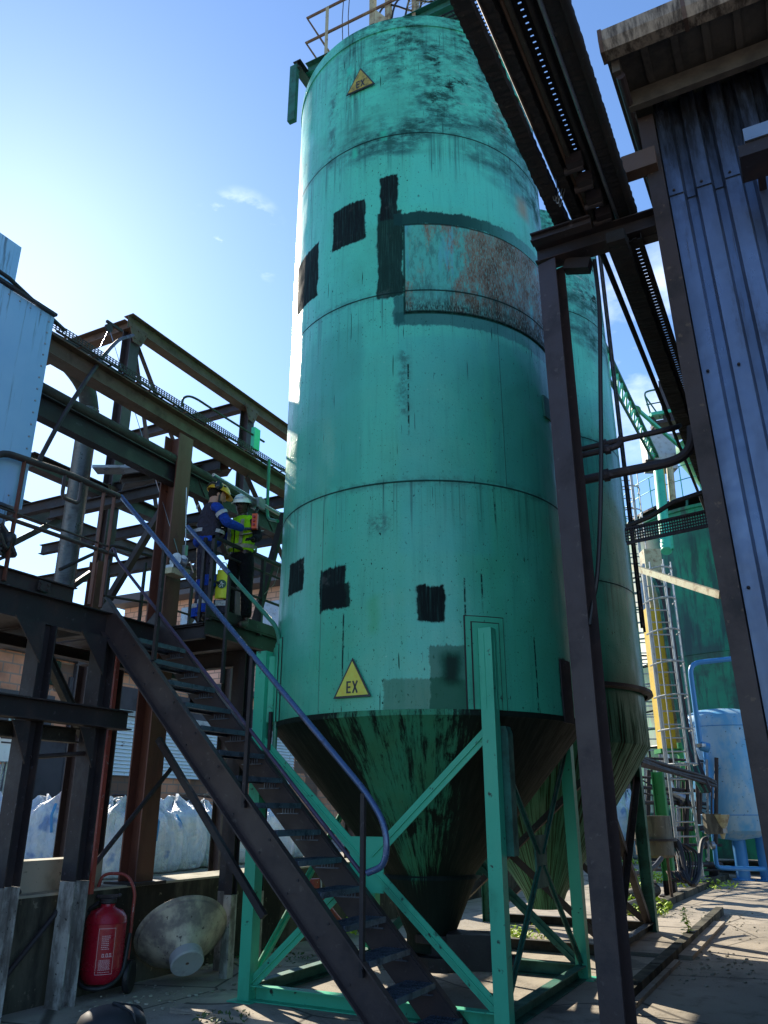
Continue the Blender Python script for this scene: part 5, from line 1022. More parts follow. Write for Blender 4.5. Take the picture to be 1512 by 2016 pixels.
spots = [(-30, 1718, 1.08, 'white bulk bag cut by the left edge of the photo'), (70, 1712, 1.05, 'white bulk bag seen between the two dark columns, left one'), (118, 1718, 1.12, 'crumpled sunlit bulk bag with a blue strap between the two dark columns'),
         (205, 1722, 1.0, 'bluish bulk bag just left of the rust-red column'), (232, 1728, 1.0, 'white bulk bag partly behind the rust-red column'), (288, 1718, .95, 'pale bulk bag immediately right of the rust-red column'),
         (335, 1712, 1.05, 'white bulk bag with upright blue strap right of the rust-red column'), (392, 1706, 1.0, 'grey creased bulk bag, second right of the rust-red column'), (450, 1700, .98, 'bulk bag behind the slanting stair stringer'),
         (530, 1692, 1.02, 'white bulk bag beside the red fire sign, seen under the treads'), (160, 1698, 1.05, 'bulk bag in the back row behind the crumpled sunlit one'), (360, 1688, 1.0, 'bulk bag in the back row behind the blue-strapped one'), (480, 1684, 1.0, 'bulk bag in the back row left of the fire sign'), (100, 1700, 1.08, 'bulk bag in the back row between the two dark columns'), (315, 1694, 1.02, 'bulk bag in the back row peeking past the pale bag'), (425, 1688, 1.0, 'bulk bag in the back row behind the grey creased bag'), (560, 1688, 1.0, 'bulk bag in the back row right of the fire sign'), (30, 1695, 1.05, 'bulk bag in the back row at far left'), (260, 1690, 1.0, 'bulk bag in the back row hidden behind the rust-red column')]
for i, (px, py, s, lab) in enumerate(spots):
    q = P(px, py, z=YZ); o = link(bpy.data.objects.new('bulk_bag', None)); o.location = q; tag(o, lab, 'bulk bag', 'bulk bags stored in the loading yard'); o.rotation_euler.z = random.uniform(0, 6.28); o.scale = (s * 1.13, s * 1.13, s * 1.03); LOC[o.name] = q
    c = link(bpy.data.objects.new('sack', bms[i % 5])); c.parent = o; c = link(bpy.data.objects.new('lifting_strap', strap)); c.parent = o; c.rotation_euler.z = random.uniform(0, 3)
for i, (px, py) in enumerate(((1215, 1690), (1250, 1690), (1322, 1690), (1338, 1688))):
    q = P(px, py, z=0); o = link(bpy.data.objects.new('bulk_bag', None)); o.location = q; tag(o, ['blue-shadowed bulk bag behind the rear silo legs', 'blue bulk bag left of the grey drum', 'blue-shadowed bulk bag right of the grey drum', 'blue-shadowed bulk bag behind the ladder foot'][i], 'bulk bag', 'bulk bags far back in the plant'); o.scale = (1.7, 1.7, 2.0); LOC[o.name] = q
    c = link(bpy.data.objects.new('sack', bms[i])); c.parent = o
# brick building
bx = -19.2
br = thing('brick_building', 'orange brick works building with white corrugated shutters behind the bulk bags', 'building', (bx, 20, YZ))
def fz(px, py): return P(px, py, x=bx)
MB().box((bx - 3, 26, 3.2), (6, 42, 5.2)).build('wall', 'brick', br)
p0, p1 = fz(140, 1400), fz(560, 1404); z0, z1 = fz(139, 1523).z, fz(139, 1396).z
mb = MB(); pts = []; fs = []; nr = 16; ya, yb = fz(140, 1460).y, fz(575, 1500).y
for k in range(nr):
    za = z0 + (z1 - z0) * k / nr; zb_ = z0 + (z1 - z0) * (k + 1) / nr; mb.poly([(bx + .05, ya, za), (bx + .05, yb, za), (bx + .11, yb, za + .02), (bx + .11, ya, za + .02), (bx + .06, ya, zb_), (bx + .06, yb, zb_)], [(0, 1, 2, 3), (3, 2, 5, 4)])
mb.build('shutter', 'shutter', br)
MB().box((bx + .06, (ya + yb) / 2, z1 + .10), (.22, yb - ya + .4, .16)).build('shutter_rail', 'galv', br)
MB().box((bx + .02, (ya + yb) / 2, z1 + .55), (.12, yb - ya + .8, .7)).build('fascia', 'slate', br)
a, b = fz(48, 1520), fz(138, 1430); MB().box((bx + .05, (a.y + b.y) / 2 - .3, 1.9), (.12, b.y - a.y + .5, 3.3)).build('door', 'slate', br); MB().box((bx + .03, b.y + .1, 3.6), (.2, .5, 6.4)).build('pier', 'slate', br)
MB().box((bx + .06, ya - 4.9, fz(60, 1402).z), (.14, 8, 1.0)).build('cladding_band', 'roof_dark', br)
MB().poly([(bx - 6, 3, 6.3), (bx + .3, 3, 5.8), (bx + .3, 48, 5.8), (bx - 6, 48, 6.3), (bx - 6, 3, 6.5), (bx + .3, 3, 6.0), (bx + .3, 48, 6.0), (bx - 6, 48, 6.5)], [(0, 3, 2, 1), (4, 5, 6, 7), (0, 1, 5, 4), (3, 7, 6, 2), (0, 4, 7, 3), (1, 2, 6, 5)]).build('roof', 'roof_dark', br)
for k in range(9): MB().box((bx + .03, yb - 3 + 0 * k + k * 2.2 - 12, fz(300, 1360).z), (.10, .9, .7)).build('window', 'glass_dark' if k % 2 else 'slate', br)
# taller block behind
ub = thing('brick_building', 'taller pink brick hall with a dark eave seen behind the workers', 'building', (-14, 33, YZ))
wy = 33.; e0, e1 = P(232, 1196, y=wy), P(560, 1118, y=wy)
MB().box(((-34 + e1.x + 4) / 2, wy + 4, e0.z / 2), (e1.x + 38, 8, e0.z)).build('wall', 'brick_pink', ub)
MB().box(((-34 + e1.x + 4) / 2, wy + 3.6, e0.z + .12), (e1.x + 38.6, 9.2, .5)).build('eave', 'roof_dark', ub)
for px in (352, 470, 535): q = P(px, 1290, y=wy - .05); MB().box((q.x, wy - .02, 4.5), (.7, .14, 9)).build('pilaster', 'slate', ub)
for px, py in ((375, 1225), (540, 1215)): q = P(px, py, y=wy); MB().box((q.x, wy - .02, q.z), (1.3, .12, 1.7)).build('window', 'galv', ub)
t = thing('grey_gable', 'grey gabled block with a small railed balcony in the gap left of the front silo', 'building', (-12, 40, YZ))
a, b = P(497, 1150, y=38), P(600, 1185, y=38); zg = P(510, 1138, y=38).z
MB().prism([(0, 0), (9, 0), (9, zg - 2.0), (0, zg)], (a.x, 38, 0), (a.x, 44, 0)).build('wall', 'roof_dark', t)
t2 = P(505, 1200, y=37.5); MB().tube([(a.x + .8, 37.6, t2.z), (a.x + 4, 37.6, t2.z)], .04, 6).tube([(a.x + .8, 37.6, t2.z + 1.1), (a.x + 4, 37.6, t2.z + 1.1)], .04, 6).bar((a.x + .8, 37.6, t2.z), (a.x + .8, 37.6, t2.z + 1.1), .06, .06).build('balcony_railing', 'galv', t); MB().box((a.x + 2.4, 37.7, t2.z - .1), (3.4, .6, .1)).build('balcony', 'galv', t)
# things in the yard
t = thing('cooling_fan', 'large round pale blue ribbed fan dish at the left edge by the brick wall', 'fan', P(-5, 1560, x=-17))
fc = P(-2, 1548, x=-17); fr = (P(33, 1548, x=-17) - fc).length; ax = Vector((.8, -.6, 0))
MB().lathe([(.18, .25), (fr * .5, .16), (fr, 0), (fr, -.25)], fc, 60, ax, cap=(True, False)).build('dish', 'shutter', t, True)
mb = MB(); xx = ax.normalized().orthogonal(); yy = ax.normalized().cross(xx)
for k in range(40): a = 2 * math.pi * k / 40; dq = xx * math.cos(a) + yy * math.sin(a); mb.bar(fc + dq * .2 + ax.normalized() * .27, fc + dq * fr * .5 + ax.normalized() * .18, .015, .015).bar(fc + dq * fr * .5 + ax.normalized() * .18, fc + dq * fr + ax.normalized() * .02, .015, .015)
mb.build('ribs', 'slate', t)['kind'] = 'stuff'
MB().ball(fc + ax.normalized() * .32, .22, (1, 1, 1), 3).build('motor', 'galv', t, True); MB().bar(fc - Vector((0, 0, fr)), (fc.x, fc.y, YZ), .2, .2).build('stand', 'galv', t)
t = thing('notice_board', 'small white notice on a galvanised frame against the brick wall at far left', 'notice', P(10, 1455, x=-16.5))
q = P(12, 1453, x=-16.4); MB().box(q, (.04, .62, .42)).build('board', 'white', t)
mb = MB()
for k in range(3): mb.box(q + Vector((.025, 0, .10 - .1 * k)), (.006, .38 - .06 * k, .035))
mb.build('lettering', 'slate', t)
for px in (19, 26): a = P(px, 1420, x=-16.5); MB().tube([(a.x, a.y, YZ), (a.x, a.y, a.z + .1)], .03, 8).build('post', 'galv', t)
MB().tube([P(-10, 1418, x=-16.5), P(34, 1428, x=-16.5)], .03, 8).build('rail', 'galv', t); a = P(10, 1484, x=-16.5); MB().box(a, (.3, 1.6, .35)).build('tray', 'shutter', t)
t = thing('steel_trestle', 'rusty tubular trestles stacked against the brick wall behind the bulk bags', 'trestle', P(350, 1590, x=-18.6))
for k, px in enumerate((205, 235, 330, 345, 372, 392)):
    a = P(px, 1610, x=-18.4); b = P(px + 18, 1565, x=-18.4); MB().tube([a, (a.x, a.y + .2, b.z), (a.x, a.y + 1.3, b.z - .1 * (k % 3)), (a.x, a.y + 1.5, a.z)], .03, 6, .1).tube([(a.x, a.y + .1, (a.z + b.z) / 2), (a.x, a.y + 1.4, (a.z + b.z) / 2 - .1)], .02, 6).build('frame', 'rail_rust' if k % 2 else 'purple_steel', t)
t = thing('fire_sign', 'red and white fire hose sign seen through the treads beside a bulk bag', 'sign', P(507, 1615, x=-7.2))
q = P(505, 1618, x=-7.2); MB().box(q, (.012, .22, .30), 0).build('red_panel', 'red_paint', t); MB().box(q + Vector((.003, 0, .12)), (.014, .22, .07)).build('white_panel', 'white', t)
mb = MB()
for k in range(3): mb.tube([q + Vector((.012, -.02 + .035 * k, -.06)), q + Vector((.012, .01 + .035 * k, -.02)), q + Vector((.012, -.015 + .035 * k, .03)), q + Vector((.012, .005 + .035 * k, .06))], [.012, .014, .009, .002], 6)
mb.build('flame_symbol', 'white', t); MB().box(q + Vector((.012, -.03, .125)), (.004, .05, .03)).box(q + Vector((.012, .02, .125)), (.004, .03, .03)).build('lettering', 'slate', t); MB().bar((q.x - .02, q.y, .9), (q.x - .02, q.y, q.z + .1), .03, .03).build('post', 'galv', t)
t = thing('red_standpipe', 'faded red hydrant standpipe with a mesh hose seen through the lower treads', 'standpipe', P(640, 1800, x=-5.6))
q = P(626, 1790, z=0.2); MB().tube([P(618, 1810, d=11), P(618, 1730, d=11)], .075, 14).build('tube', 'red_pipe', t, True)
MB().tube([P(636, 1820, d=11), P(632, 1728, d=11)], .012, 8).build('rod', 'galv', t); MB().tube([P(625, 1770, d=11), P(645, 1800, d=11), P(672, 1832, d=11)], .09, 14, .1).build('hose', 'red_pipe', t, True)

# wheeled fire extinguisher
ec = P(193, 1962, z=0) + Vector((0, 0, 0)); ez = .12
ex = thing('fire_extinguisher', 'big red wheeled fire extinguisher with printed label by the chipped white column', 'fire extinguisher', ec)
MB().lathe([(.05, ez), (.17, ez + .02), (.215, ez + .08), (.222, ez + .14), (.222, ez + .15), (.226, ez + .155), (.222, ez + .16), (.222, ez + .60), (.226, ez + .605), (.222, ez + .61), (.215, ez + .66), (.17, ez + .72), (.085, ez + .755), (.075, ez + .77), (.075, ez + .80)], ec, 56).build('cylinder', 'red_gloss', ex, True)
MB().lathe([(.08, ez + .79), (.09, ez + .80), (.09, ez + .84), (.03, ez + .845)], ec, 28, cap=(True, True)).bar(ec + CR * -.12 + Vector((0, 0, ez + .86)), ec + CR * .12 + Vector((0, 0, ez + .87)), .03, .03).ball(ec + CR * .12 + Vector((0, 0, ez + .87)), .025, sub=2).ball(ec - CR * .12 + Vector((0, 0, ez + .86)), .025, sub=2).build('cap', 'black_steel', ex, True)
ex.scale = (.88, .88, .88)
bk = ec + CF * .26
MB().tube([bk - CR * .22 + Vector((0, 0, .1)), bk - CR * .22 + Vector((0, 0, 1.05)), bk - CR * .18 + Vector((0, 0, 1.2)), bk + CR * .10 + Vector((0, 0, 1.2)), bk + CR * .22 + Vector((0, 0, 1.02)), bk + CR * .21 + Vector((0, 0, .8)), bk + CR * .21 + Vector((0, 0, .1))], .018, 10, .1).build('handle', 'red_pipe', ex, True)
for s in (-1, 1): MB().lathe([(.10, -.035), (.15, -.035), (.165, -.02), (.165, .02), (.15, .035), (.10, .035)], bk + CR * .27 * s + Vector((0, 0, .165)) - CF * .1, 28, CR, (True, True)).build('wheel', 'rubber', ex, True)
MB().tube([ec - CR * .10 + Vector((0, 0, .92)), ec - CR * .28 + Vector((0, 0, .80)), ec - CR * .29 - CF * .03 + Vector((0, 0, .35)), ec - CR * .15 - CF * .22 + Vector((0, 0, .12)), ec + CR * .12 - CF * .2 + Vector((0, 0, .10)), ec + CR * .24 + Vector((0, 0, .2)), ec + CR * .25 + CF * .1 + Vector((0, 0, .6))], .022, 10, .12).build('hose', 'rubber', ex, True)
# printed label: small rectangles and letter strokes wrapped on the cylinder
lab = MB(); cyl0 = math.atan2(-CF.y, -CF.x) + .42
def lp(u, v, r=.2235): a = cyl0 + u / .222; return (ec.x + r * math.cos(a), ec.y + r * math.sin(a), ez + .12 + v)
def lr(u0, v0, u1, v1):
    n = max(1, int(abs(u1 - u0) / .02)); pts = []; fs = []
    for k in range(n + 1): u = u0 + (u1 - u0) * k / n; pts += [lp(u, v0), lp(u, v1)]
    for k in range(n): fs.append((2 * k, 2 * k + 2, 2 * k + 3, 2 * k + 1))
    lab.poly(pts, fs)
lw, lh = .18, .44
for q in ((-lw / 2, 0, lw / 2, .004), (-lw / 2, lh, lw / 2, lh + .004), (-lw / 2, 0, -lw / 2 + .004, lh), (lw / 2 - .004, 0, lw / 2, lh)): lr(*q)
rl = random.Random(3)
for k in range(11):
    u = -.06; v = .02 + k * .0115
    while u < .055: l = rl.uniform(.006, .02); lr(u, v, min(u + l, .06), v + .005); u += l + .004
for k in range(8):
    u = -.05; v = .24 + k * .018
    while u < .02 + .02 * (k > 5): l = rl.uniform(.006, .014); lr(u, v, u + l, v + .007); u += l + .005
for u0 in (-.035, 0.005, .04): lr(u0, .165, u0 + .006, .20); lr(u0 + .017, .165, u0 + .023, .20); lr(u0, .194, u0 + .023, .20); lr(u0, .165, u0 + .023, .171); lr(u0 + .028, .165, u0 + .033, .17)
lab.build('label_print', 'pinkprint', ex)
M_ = None
# beige funnel
fcen = P(362, 1862, z=.50); tip = P(384, 1918, z=.12); axv = (tip - fcen)
fx = Vector((-6.20, 7.32, .56)); axd = (CR * .36 - CF * .66 + Vector((0, 0, -.62))).normalized()
fn = thing('funnel', 'large dusty cream metal funnel tipped against the dark wall with a grey spout', 'funnel', (fx.x, fx.y, 0))
MB().lathe([(.54, -.03), (.56, -.02), (.56, .0), (.535, .02), (.53, .05), (.20, .34), (.17, .39), (.165, .39), (.195, .33), (.52, .05), (.525, -.03)], fx, 72, axd).build('cone', 'funnel', fn, True)
MB().lathe([(.555, -.025), (.57, -.01), (.555, .006)], fx, 72, axd).build('rim', 'funnel', fn, True)
MB().lathe([(.18, .345), (.20, .355), (.20, .46), (.185, .475), (.02, .465)], fx, 40, axd).build('spout', 'spout', fn, True)
fn.scale = (.84, .84, .84)
for a in (.4, 2.5, 4.4):
    o = axd.orthogonal().normalized(); q = fx + (o * math.cos(a) + axd.cross(o) * math.sin(a)) * .53; MB().ball(q, .018, sub=2).build('bolt', 'black_steel', fn)
t = thing('rubber_bin', 'glossy black dome-shaped bin lid at the bottom edge in front of the extinguisher', 'bin', P(212, 2060, z=0))
q = P(212, 2085, z=0); MB().lathe([(.24, 0), (.25, .12), (.245, .22), (.22, .27), (.16, .31), (.08, .33), (.01, .335)], q, 40).build('dome', 'rubber', t, True)
for a in (0, 1, 2): MB().tube([q + Vector((.25 * math.cos(a), .25 * math.sin(a), .1)), q + Vector((.21 * math.cos(a), .21 * math.sin(a), .30)), q + Vector((0, 0, .345))], .012, 6, .05).build('ridge', 'rubber', t)

# weeds
def leafblob(mb, c, n, r, h, rnd, s=.03):
    for _ in range(n):
        a = rnd.uniform(0, 6.28); d = r * math.sqrt(rnd.random()); p_ = Vector(c) + Vector((d * math.cos(a), d * math.sin(a), rnd.uniform(0, h) * (1 - .6 * d / r)))
        u = Vector((rnd.uniform(-1, 1), rnd.uniform(-1, 1), rnd.uniform(-.3, .8))).normalized(); v = u.cross(Vector((rnd.uniform(-1, 1), rnd.uniform(-1, 1), 1))).normalized(); l = s * rnd.uniform(.6, 1.5)
        mb.poly([p_ - u * l, p_ + v * l * .45, p_ + u * l, p_ - v * l * .45], [(0, 1, 2, 3)])
rnd = random.Random(11); mb = MB()
for px, py, r, n in ((1250, 1725, .7, 500), (1262, 1785, .55, 500), (1225, 1720, .5, 500), (1240, 1700, .8, 400), (1205, 1760, .4, 300), (1275, 1800, .35, 300), (1235, 1745, .3, 260), (1290, 1735, .5, 200), (1010, 1850, .28, 260), (680, 1838, .3, 220), (1385, 1745, .8, 160), (1225, 1760, .5, 200), (1350, 1742, .6, 140), (1240, 1800, .3, 150), (1050, 1852, .3, 100), (700, 1830, .3, 60)):
    q = P(px, py, z=0.02); leafblob(mb, q, n, r, .22, rnd, .045 if py < 1800 else .03)
tag(mb.build('ground_weeds', 'weed'), 'yellow-green weeds with sunlight painted into their colour, in patches around the silo legs', 'weeds', kind='stuff')
mb = MB()
for px, py, r, n in ((470, 1880, .3, 220), (530, 1875, .3, 160), (440, 2010, .25, 90), (1215, 1985, .12, 60), (590, 1890, .2, 50), (800, 2000, .2, 40)):
    q = P(px, py, z=0.01); leafblob(mb, q, n, r, .10, rnd, .022)
tag(mb.build('shade_weeds', 'weed2'), 'dark low weeds at the foot of the wall and in shaded joints', 'weeds', kind='stuff')
q = P(1357, 1852, z=.01); sp = thing('sapling', 'small bright green sapling growing from the kerb joint on the right', 'plant', q)
MB().tube([q, q + Vector((.01, 0, .2)), q + Vector((-.03, .02, .42))], [.008, .006, .003], 6).build('stem', 'weed', sp)
mb = MB(); rnd = random.Random(5)
for k in range(46):
    z = .05 + .37 * k / 46; a = k * 2.4; o = q + Vector((-.03 * z / .4, 0, z)); u = Vector((math.cos(a), math.sin(a), rnd.uniform(-.5, .3))).normalized(); v = u.cross(Vector((0, 0, 1))).normalized(); l = .12 * (1.1 - z * 1.2)
    mb.poly([o, o + u * l * .5 + v * l * .3, o + u * l, o + u * l * .5 - v * l * .3], [(0, 1, 2, 3)])
mb.build('leaves', 'weed', sp)

rnd = random.Random(21); mb = MB()
for px, py, r, n in ((330, 1975, .7, 130), (600, 1950, .6, 110), (820, 1990, .5, 80), (1360, 1900, 1.2, 200), (1300, 1800, 1.5, 160), (1420, 1820, 1.5, 160), (1120, 1980, .5, 70), (480, 1900, .5, 120), (1000, 1880, .8, 80)):
    for _ in range(n):
        q = P(px, py, z=0) + Vector((rnd.gauss(0, r * .5), rnd.gauss(0, r * .5), .004)); l = rnd.choice([.006, .008, .012, .02]); a_ = rnd.uniform(0, 3); mb.prism([(-l, 0), (l * .8, 0), (l * .5, l * .7), (-l * .6, l * .5)], q, q + Vector((math.cos(a_), math.sin(a_), 0)) * l * 1.6)
tag(mb.build('loose_grit', 'conc_light'), 'loose grit and small concrete chips scattered over the yard', 'grit', kind='stuff')
# ================================================================== PEOPLE
def skinned(nodes, edges, levels=2, root=0):
    me = bpy.data.meshes.new('tmp'); names = list(nodes); idx = {k: i for i, k in enumerate(names)}
    me.from_pydata([tuple(nodes[k][0]) for k in names], [(idx[a], idx[b]) for a, b in edges], [])
    o = link(bpy.data.objects.new('tmp', me)); m = o.modifiers.new('s', 'SKIN'); m.use_smooth_shade = True; m.branch_smoothing = .3
    sv = me.skin_vertices[0].data
    for k, i in idx.items():
        r = nodes[k][1]; sv[i].radius = (r, r) if not isinstance(r, tuple) else r; sv[i].use_root = (i == root)
    s = o.modifiers.new('u', 'SUBSURF'); s.levels = levels; s.render_levels = levels
    dg = bpy.context.evaluated_depsgraph_get(); dg.update(); e = o.evaluated_get(dg); out = bpy.data.meshes.new_from_object(e)
    bpy.data.objects.remove(o); bpy.data.meshes.remove(me); return out
def part(name, me, mat, root, smooth=True):
    bm = bmesh.new(); bm.from_mesh(me); bmesh.ops.translate(bm, verts=bm.verts, vec=-LOC[root.name]); bm.to_mesh(me); bm.free()
    me.materials.clear(); me.materials.append(M[mat])
    for p_ in me.polygons: p_.use_smooth = smooth; p_.material_index = 0
    me.name = name; o = link(bpy.data.objects.new(name, me)); o.parent = root; LOC[o.name] = LOC[root.name]; return o
def joinm(mes):
    bm = bmesh.new()
    for m_ in mes: bm.from_mesh(m_)
    out = bpy.data.meshes.new('j'); bm.to_mesh(out); bm.free(); return out
def hand_nodes(nodes, edges, key, wrist, dirv, palmn, pre, curl=.5):
    """palm + five fingers as skinned chains hanging off the wrist node"""
    d = dirv.normalized(); n = palmn.normalized(); n = (n - d * n.dot(d)).normalized(); s = d.cross(n); out = []
    pn = {'w': (wrist, .027), 'p': (wrist + d * .045, (.036, .018)), 'k': (wrist + d * .085, (.036, .016))}; out.append(skinned(pn, [('w', 'p'), ('p', 'k')], 2))
    for i, (off, L) in enumerate(((-.028, .066), (-.010, .076), (.010, .072), (.028, .056))):
        b = wrist + d * .080 + s * off; a1 = d * math.cos(curl * .6) + n * math.sin(curl * .6); a2 = d * math.cos(curl * 1.5) + n * math.sin(curl * 1.5); a3 = d * math.cos(curl * 2.3) + n * math.sin(curl * 2.3)
        out.append(skinned({'a': (b, .0095), 'b': (b + a1 * L * .45, .009), 'c': (b + a1 * L * .45 + a2 * L * .32, .0085), 'd': (b + a1 * L * .45 + a2 * L * .32 + a3 * L * .26, .007)}, [('a', 'b'), ('b', 'c'), ('c', 'd')], 1))
    b = wrist + d * .025 - s * .030; t1 = (d * .6 - s * .7 + n * .35).normalized(); t2 = (d * .85 - s * .2 + n * .5).normalized()
    out.append(skinned({'a': (b, .012), 'b': (b + t1 * .036, .011), 'c': (b + t1 * .036 + t2 * .030, .009)}, [('a', 'b'), ('b', 'c')], 1)); return out
def person(label, base, face, hgt, pose, mats, look=None):
    """base: ground point between the feet; face: horizontal facing direction"""
    f = face.normalized(); u = Vector((0, 0, 1)); r = f.cross(u).normalized(); root = thing('person', label, 'person', base); k = hgt / 1.78
    W = lambda x, y, z: base + (r * x + f * y + u * z) * k
    J = {a: W(*b) for a, b in pose.items()}
    HC = J['head']; lf = (look or face).normalized(); lr_ = lf.cross(u).normalized(); lu = lr_.cross(lf).normalized()
    # continuous body
    nb = {'pel': (J['pel'], .12 * k), 'bel': (J['pel'].lerp(J['chest'], .45), .115 * k), 'chest': (J['chest'], .13 * k), 'neckb': (J['neck'], .062 * k), 'headb': (HC - lu * .07 * k - lf * .01 * k, .068 * k), 'head': (HC, .088 * k), 'crown': (HC + lu * .055 * k, .078 * k)}
    eb = [('pel', 'bel'), ('bel', 'chest'), ('chest', 'neckb'), ('neckb', 'headb'), ('headb', 'head'), ('head', 'crown')]
    for s in 'LR':
        nb.update({'sh' + s: (J['sh' + s], .042 * k), 'el' + s: (J['el' + s], .040 * k), 'wr' + s: (J['wr' + s], .026 * k), 'hip' + s: (J['hip' + s], .085 * k), 'kn' + s: (J['kn' + s], .056 * k), 'an' + s: (J['an' + s], .038 * k), 'to' + s: (J['to' + s], .036 * k)})
        eb += [('chest', 'sh' + s), ('sh' + s, 'el' + s), ('el' + s, 'wr' + s), ('pel', 'hip' + s), ('hip' + s, 'kn' + s), ('kn' + s, 'an' + s), ('an' + s, 'to' + s)]
    body = [skinned(nb, eb, 2)]
    # face relief
    hm = MB()
    def hp_(x, y, z): return HC + (lr_ * x + lf * y + lu * z) * k
    Rm = Matrix((lr_, lf, lu)).transposed()
    hm.ball(hp_(0, .012, -.005), .092 * k, (.84, 1.02, 1.22), 3, Rm); hm.ball(hp_(0, .040, -.075), .048 * k, (1.0, .9, .75), 3, Rm)   # skull, jaw
    hm.ball(hp_(0, .108, -.020), .017 * k, (.8, 1.1, 1.5), 2, Rm); hm.ball(hp_(0, .098, .014), .012 * k, (.7, .9, 1.8), 2, Rm)      # nose
    hm.ball(hp_(0, .092, -.060), .014 * k, (1.7, .7, .55), 2, Rm); hm.ball(hp_(0, .060, .028), .03 * k, (1.9, .8, .5), 2, Rm)
    for s in (-1, 1): hm.ball(hp_(.078 * s, -.004, -.012), .022 * k, (.35, .75, 1.25), 2, Rm)
    body.append(hm.mesh('h', smooth=True)); part('body', joinm(body), mats['skin'], root)
    for s in (-1, 1): eo = MB().ball(hp_(.030 * s, .090, .012), .012 * k, (1.1, .5, .6), 2, Rm).build('eye', 'white', root, True); MB().ball(hp_(.030 * s, .0955, .012), .0055 * k, (1, .5, 1), 2, Rm).build('pupil', 'black', eo, True)
    for s in 'LR':
        d = (J['wr' + s] - J['el' + s]).normalized(); gl = hand_nodes(None, None, s, J['wr' + s], J.get('hd' + s, J['wr' + s] + d) - J['wr' + s], Vector((0, 0, -1)) + f * .3, '', .55); part('glove', joinm(gl), mats['glove'], root)
    # trousers
    tn = {'pel': (J['pel'], (.158 * k, .125 * k)), 'waist': (J['pel'].lerp(J['chest'], .3), (.15 * k, .118 * k))}; te = [('pel', 'waist')]
    for s in 'LR':
        tn.update({'h' + s: (J['hip' + s], .104 * k), 'm' + s: (J['hip' + s].lerp(J['kn' + s], .5), .092 * k), 'k' + s: (J['kn' + s], .076 * k), 'c' + s: (J['kn' + s].lerp(J['an' + s], .45), .076 * k), 'a' + s: (J['an' + s] + u * .04, .070 * k)})
        te += [('pel', 'h' + s), ('h' + s, 'm' + s), ('m' + s, 'k' + s), ('k' + s, 'c' + s), ('c' + s, 'a' + s)]
    part('trousers', skinned(tn, te, 2), mats['trousers'], root)
    for s in 'LR':
        a = J['an' + s]; b = J['to' + s]; part('boot', skinned({'t': (a + u * .03, .055 * k), 'a': (a - u * .02, .052 * k), 'h': (a - u * .045 - (b - a).normalized() * .03, .045 * k), 'm': (a.lerp(b, .6) - u * .02, .048 * k), 'b': (b, .042 * k)}, [('t', 'a'), ('a', 'h'), ('a', 'm'), ('m', 'b')], 2), 'boot', root)
    # jacket
    jn = {'hem': (J['pel'] + u * .02, (.186 * k, .155 * k)), 'wst': (J['pel'].lerp(J['chest'], .4), (.182 * k, .15 * k)), 'ch': (J['chest'], (.195 * k, .155 * k)), 'up': (J['chest'].lerp(J['neck'], .62), (.195 * k, .125 * k)), 'col': (J['neck'] + u * .03, .080 * k)}
    je = [('wst', 'hem'), ('wst', 'ch'), ('ch', 'up'), ('up', 'col')]
    part('jacket', skinned(jn, je, 2), mats['jacket'], root)
    for s in 'LR':
        a, b, c = J['sh' + s], J['el' + s], J['wr' + s]
        part('sleeve', skinned({'z': (a.lerp(J['chest'], .35), .075 * k), 'a': (a - u * .005, .070 * k), 'm': (a.lerp(b, .5), .064 * k), 'b': (b, .064 * k), 'n': (b.lerp(c, .5), .056 * k), 'c': (c - (c - b).normalized() * .015, .046 * k)}, [('z', 'a'), ('a', 'm'), ('m', 'b'), ('b', 'n'), ('n', 'c')], 2), mats['sleeve'], root)
    return root, J, W, hp_, Rm, k
def ring(root, name, c, axis, r, h, mat, sc=1.0, seg=36):
    ax = axis.normalized(); x = ax.orthogonal().normalized() if abs(ax.z) < .9 else CR.copy(); x = (x - ax * x.dot(ax)).normalized(); y = ax.cross(x); mb = MB(); pts = []
    for hh in (-h / 2, h / 2):
        for q in range(seg): a = 2 * math.pi * q / seg; pts.append(c + ax * hh + (x * math.cos(a) * r + y * math.sin(a) * r * sc))
    mb.poly(pts, [(q, (q + 1) % seg, seg + (q + 1) % seg, seg + q) for q in range(seg)]); return mb.build(name, mat, root, True)
def helmet(root, hp_, Rm, k, mat, R=.125):
    mb = MB(); prof = []
    for i in range(14): a = math.pi / 2 * i / 13; prof.append((math.cos(a), math.sin(a)))
    pts = []; seg = 40
    for cx, sz in prof:
        for q in range(seg):
            a = 2 * math.pi * q / seg; rr = cx * R; pts.append(hp_(rr * math.cos(a) * .92, rr * math.sin(a) * 1.14 + .005, .035 + sz * R * 1.02))
    fs = [(j * seg + q, j * seg + (q + 1) % seg, (j + 1) * seg + (q + 1) % seg, (j + 1) * seg + q) for j in range(13) for q in range(seg)]; mb.poly(pts, fs)
    return mb.build('helmet', mat, root, True)
def brim(hel, hp_, R, mat, fwd=.05):
    pts = []; seg = 40
    for dz in (0, .006):
        for ext in (0.985, 1.0):
            for q in range(seg):
                a = 2 * math.pi * q / seg; e = 1.04 + (max(0, math.sin(a)) ** 2 * fwd / R if ext == 1.0 else -.08); pts.append(hp_(R * math.cos(a) * .92 * e, R * math.sin(a) * 1.14 * e + .005, .032 + dz - max(0, math.sin(a)) ** 2 * .012 * (ext == 1.0)))
    n = seg; fs = []
    for q in range(n):
        w_ = (q + 1) % n; fs += [(q, w_, n + w_, n + q), (2 * n + q, 3 * n + q, 3 * n + w_, 2 * n + w_), (n + q, n + w_, 3 * n + w_, 3 * n + q), (q, 2 * n + q, 2 * n + w_, w_)]
    return MB().poly(pts, fs).build('brim', mat, hel, True)
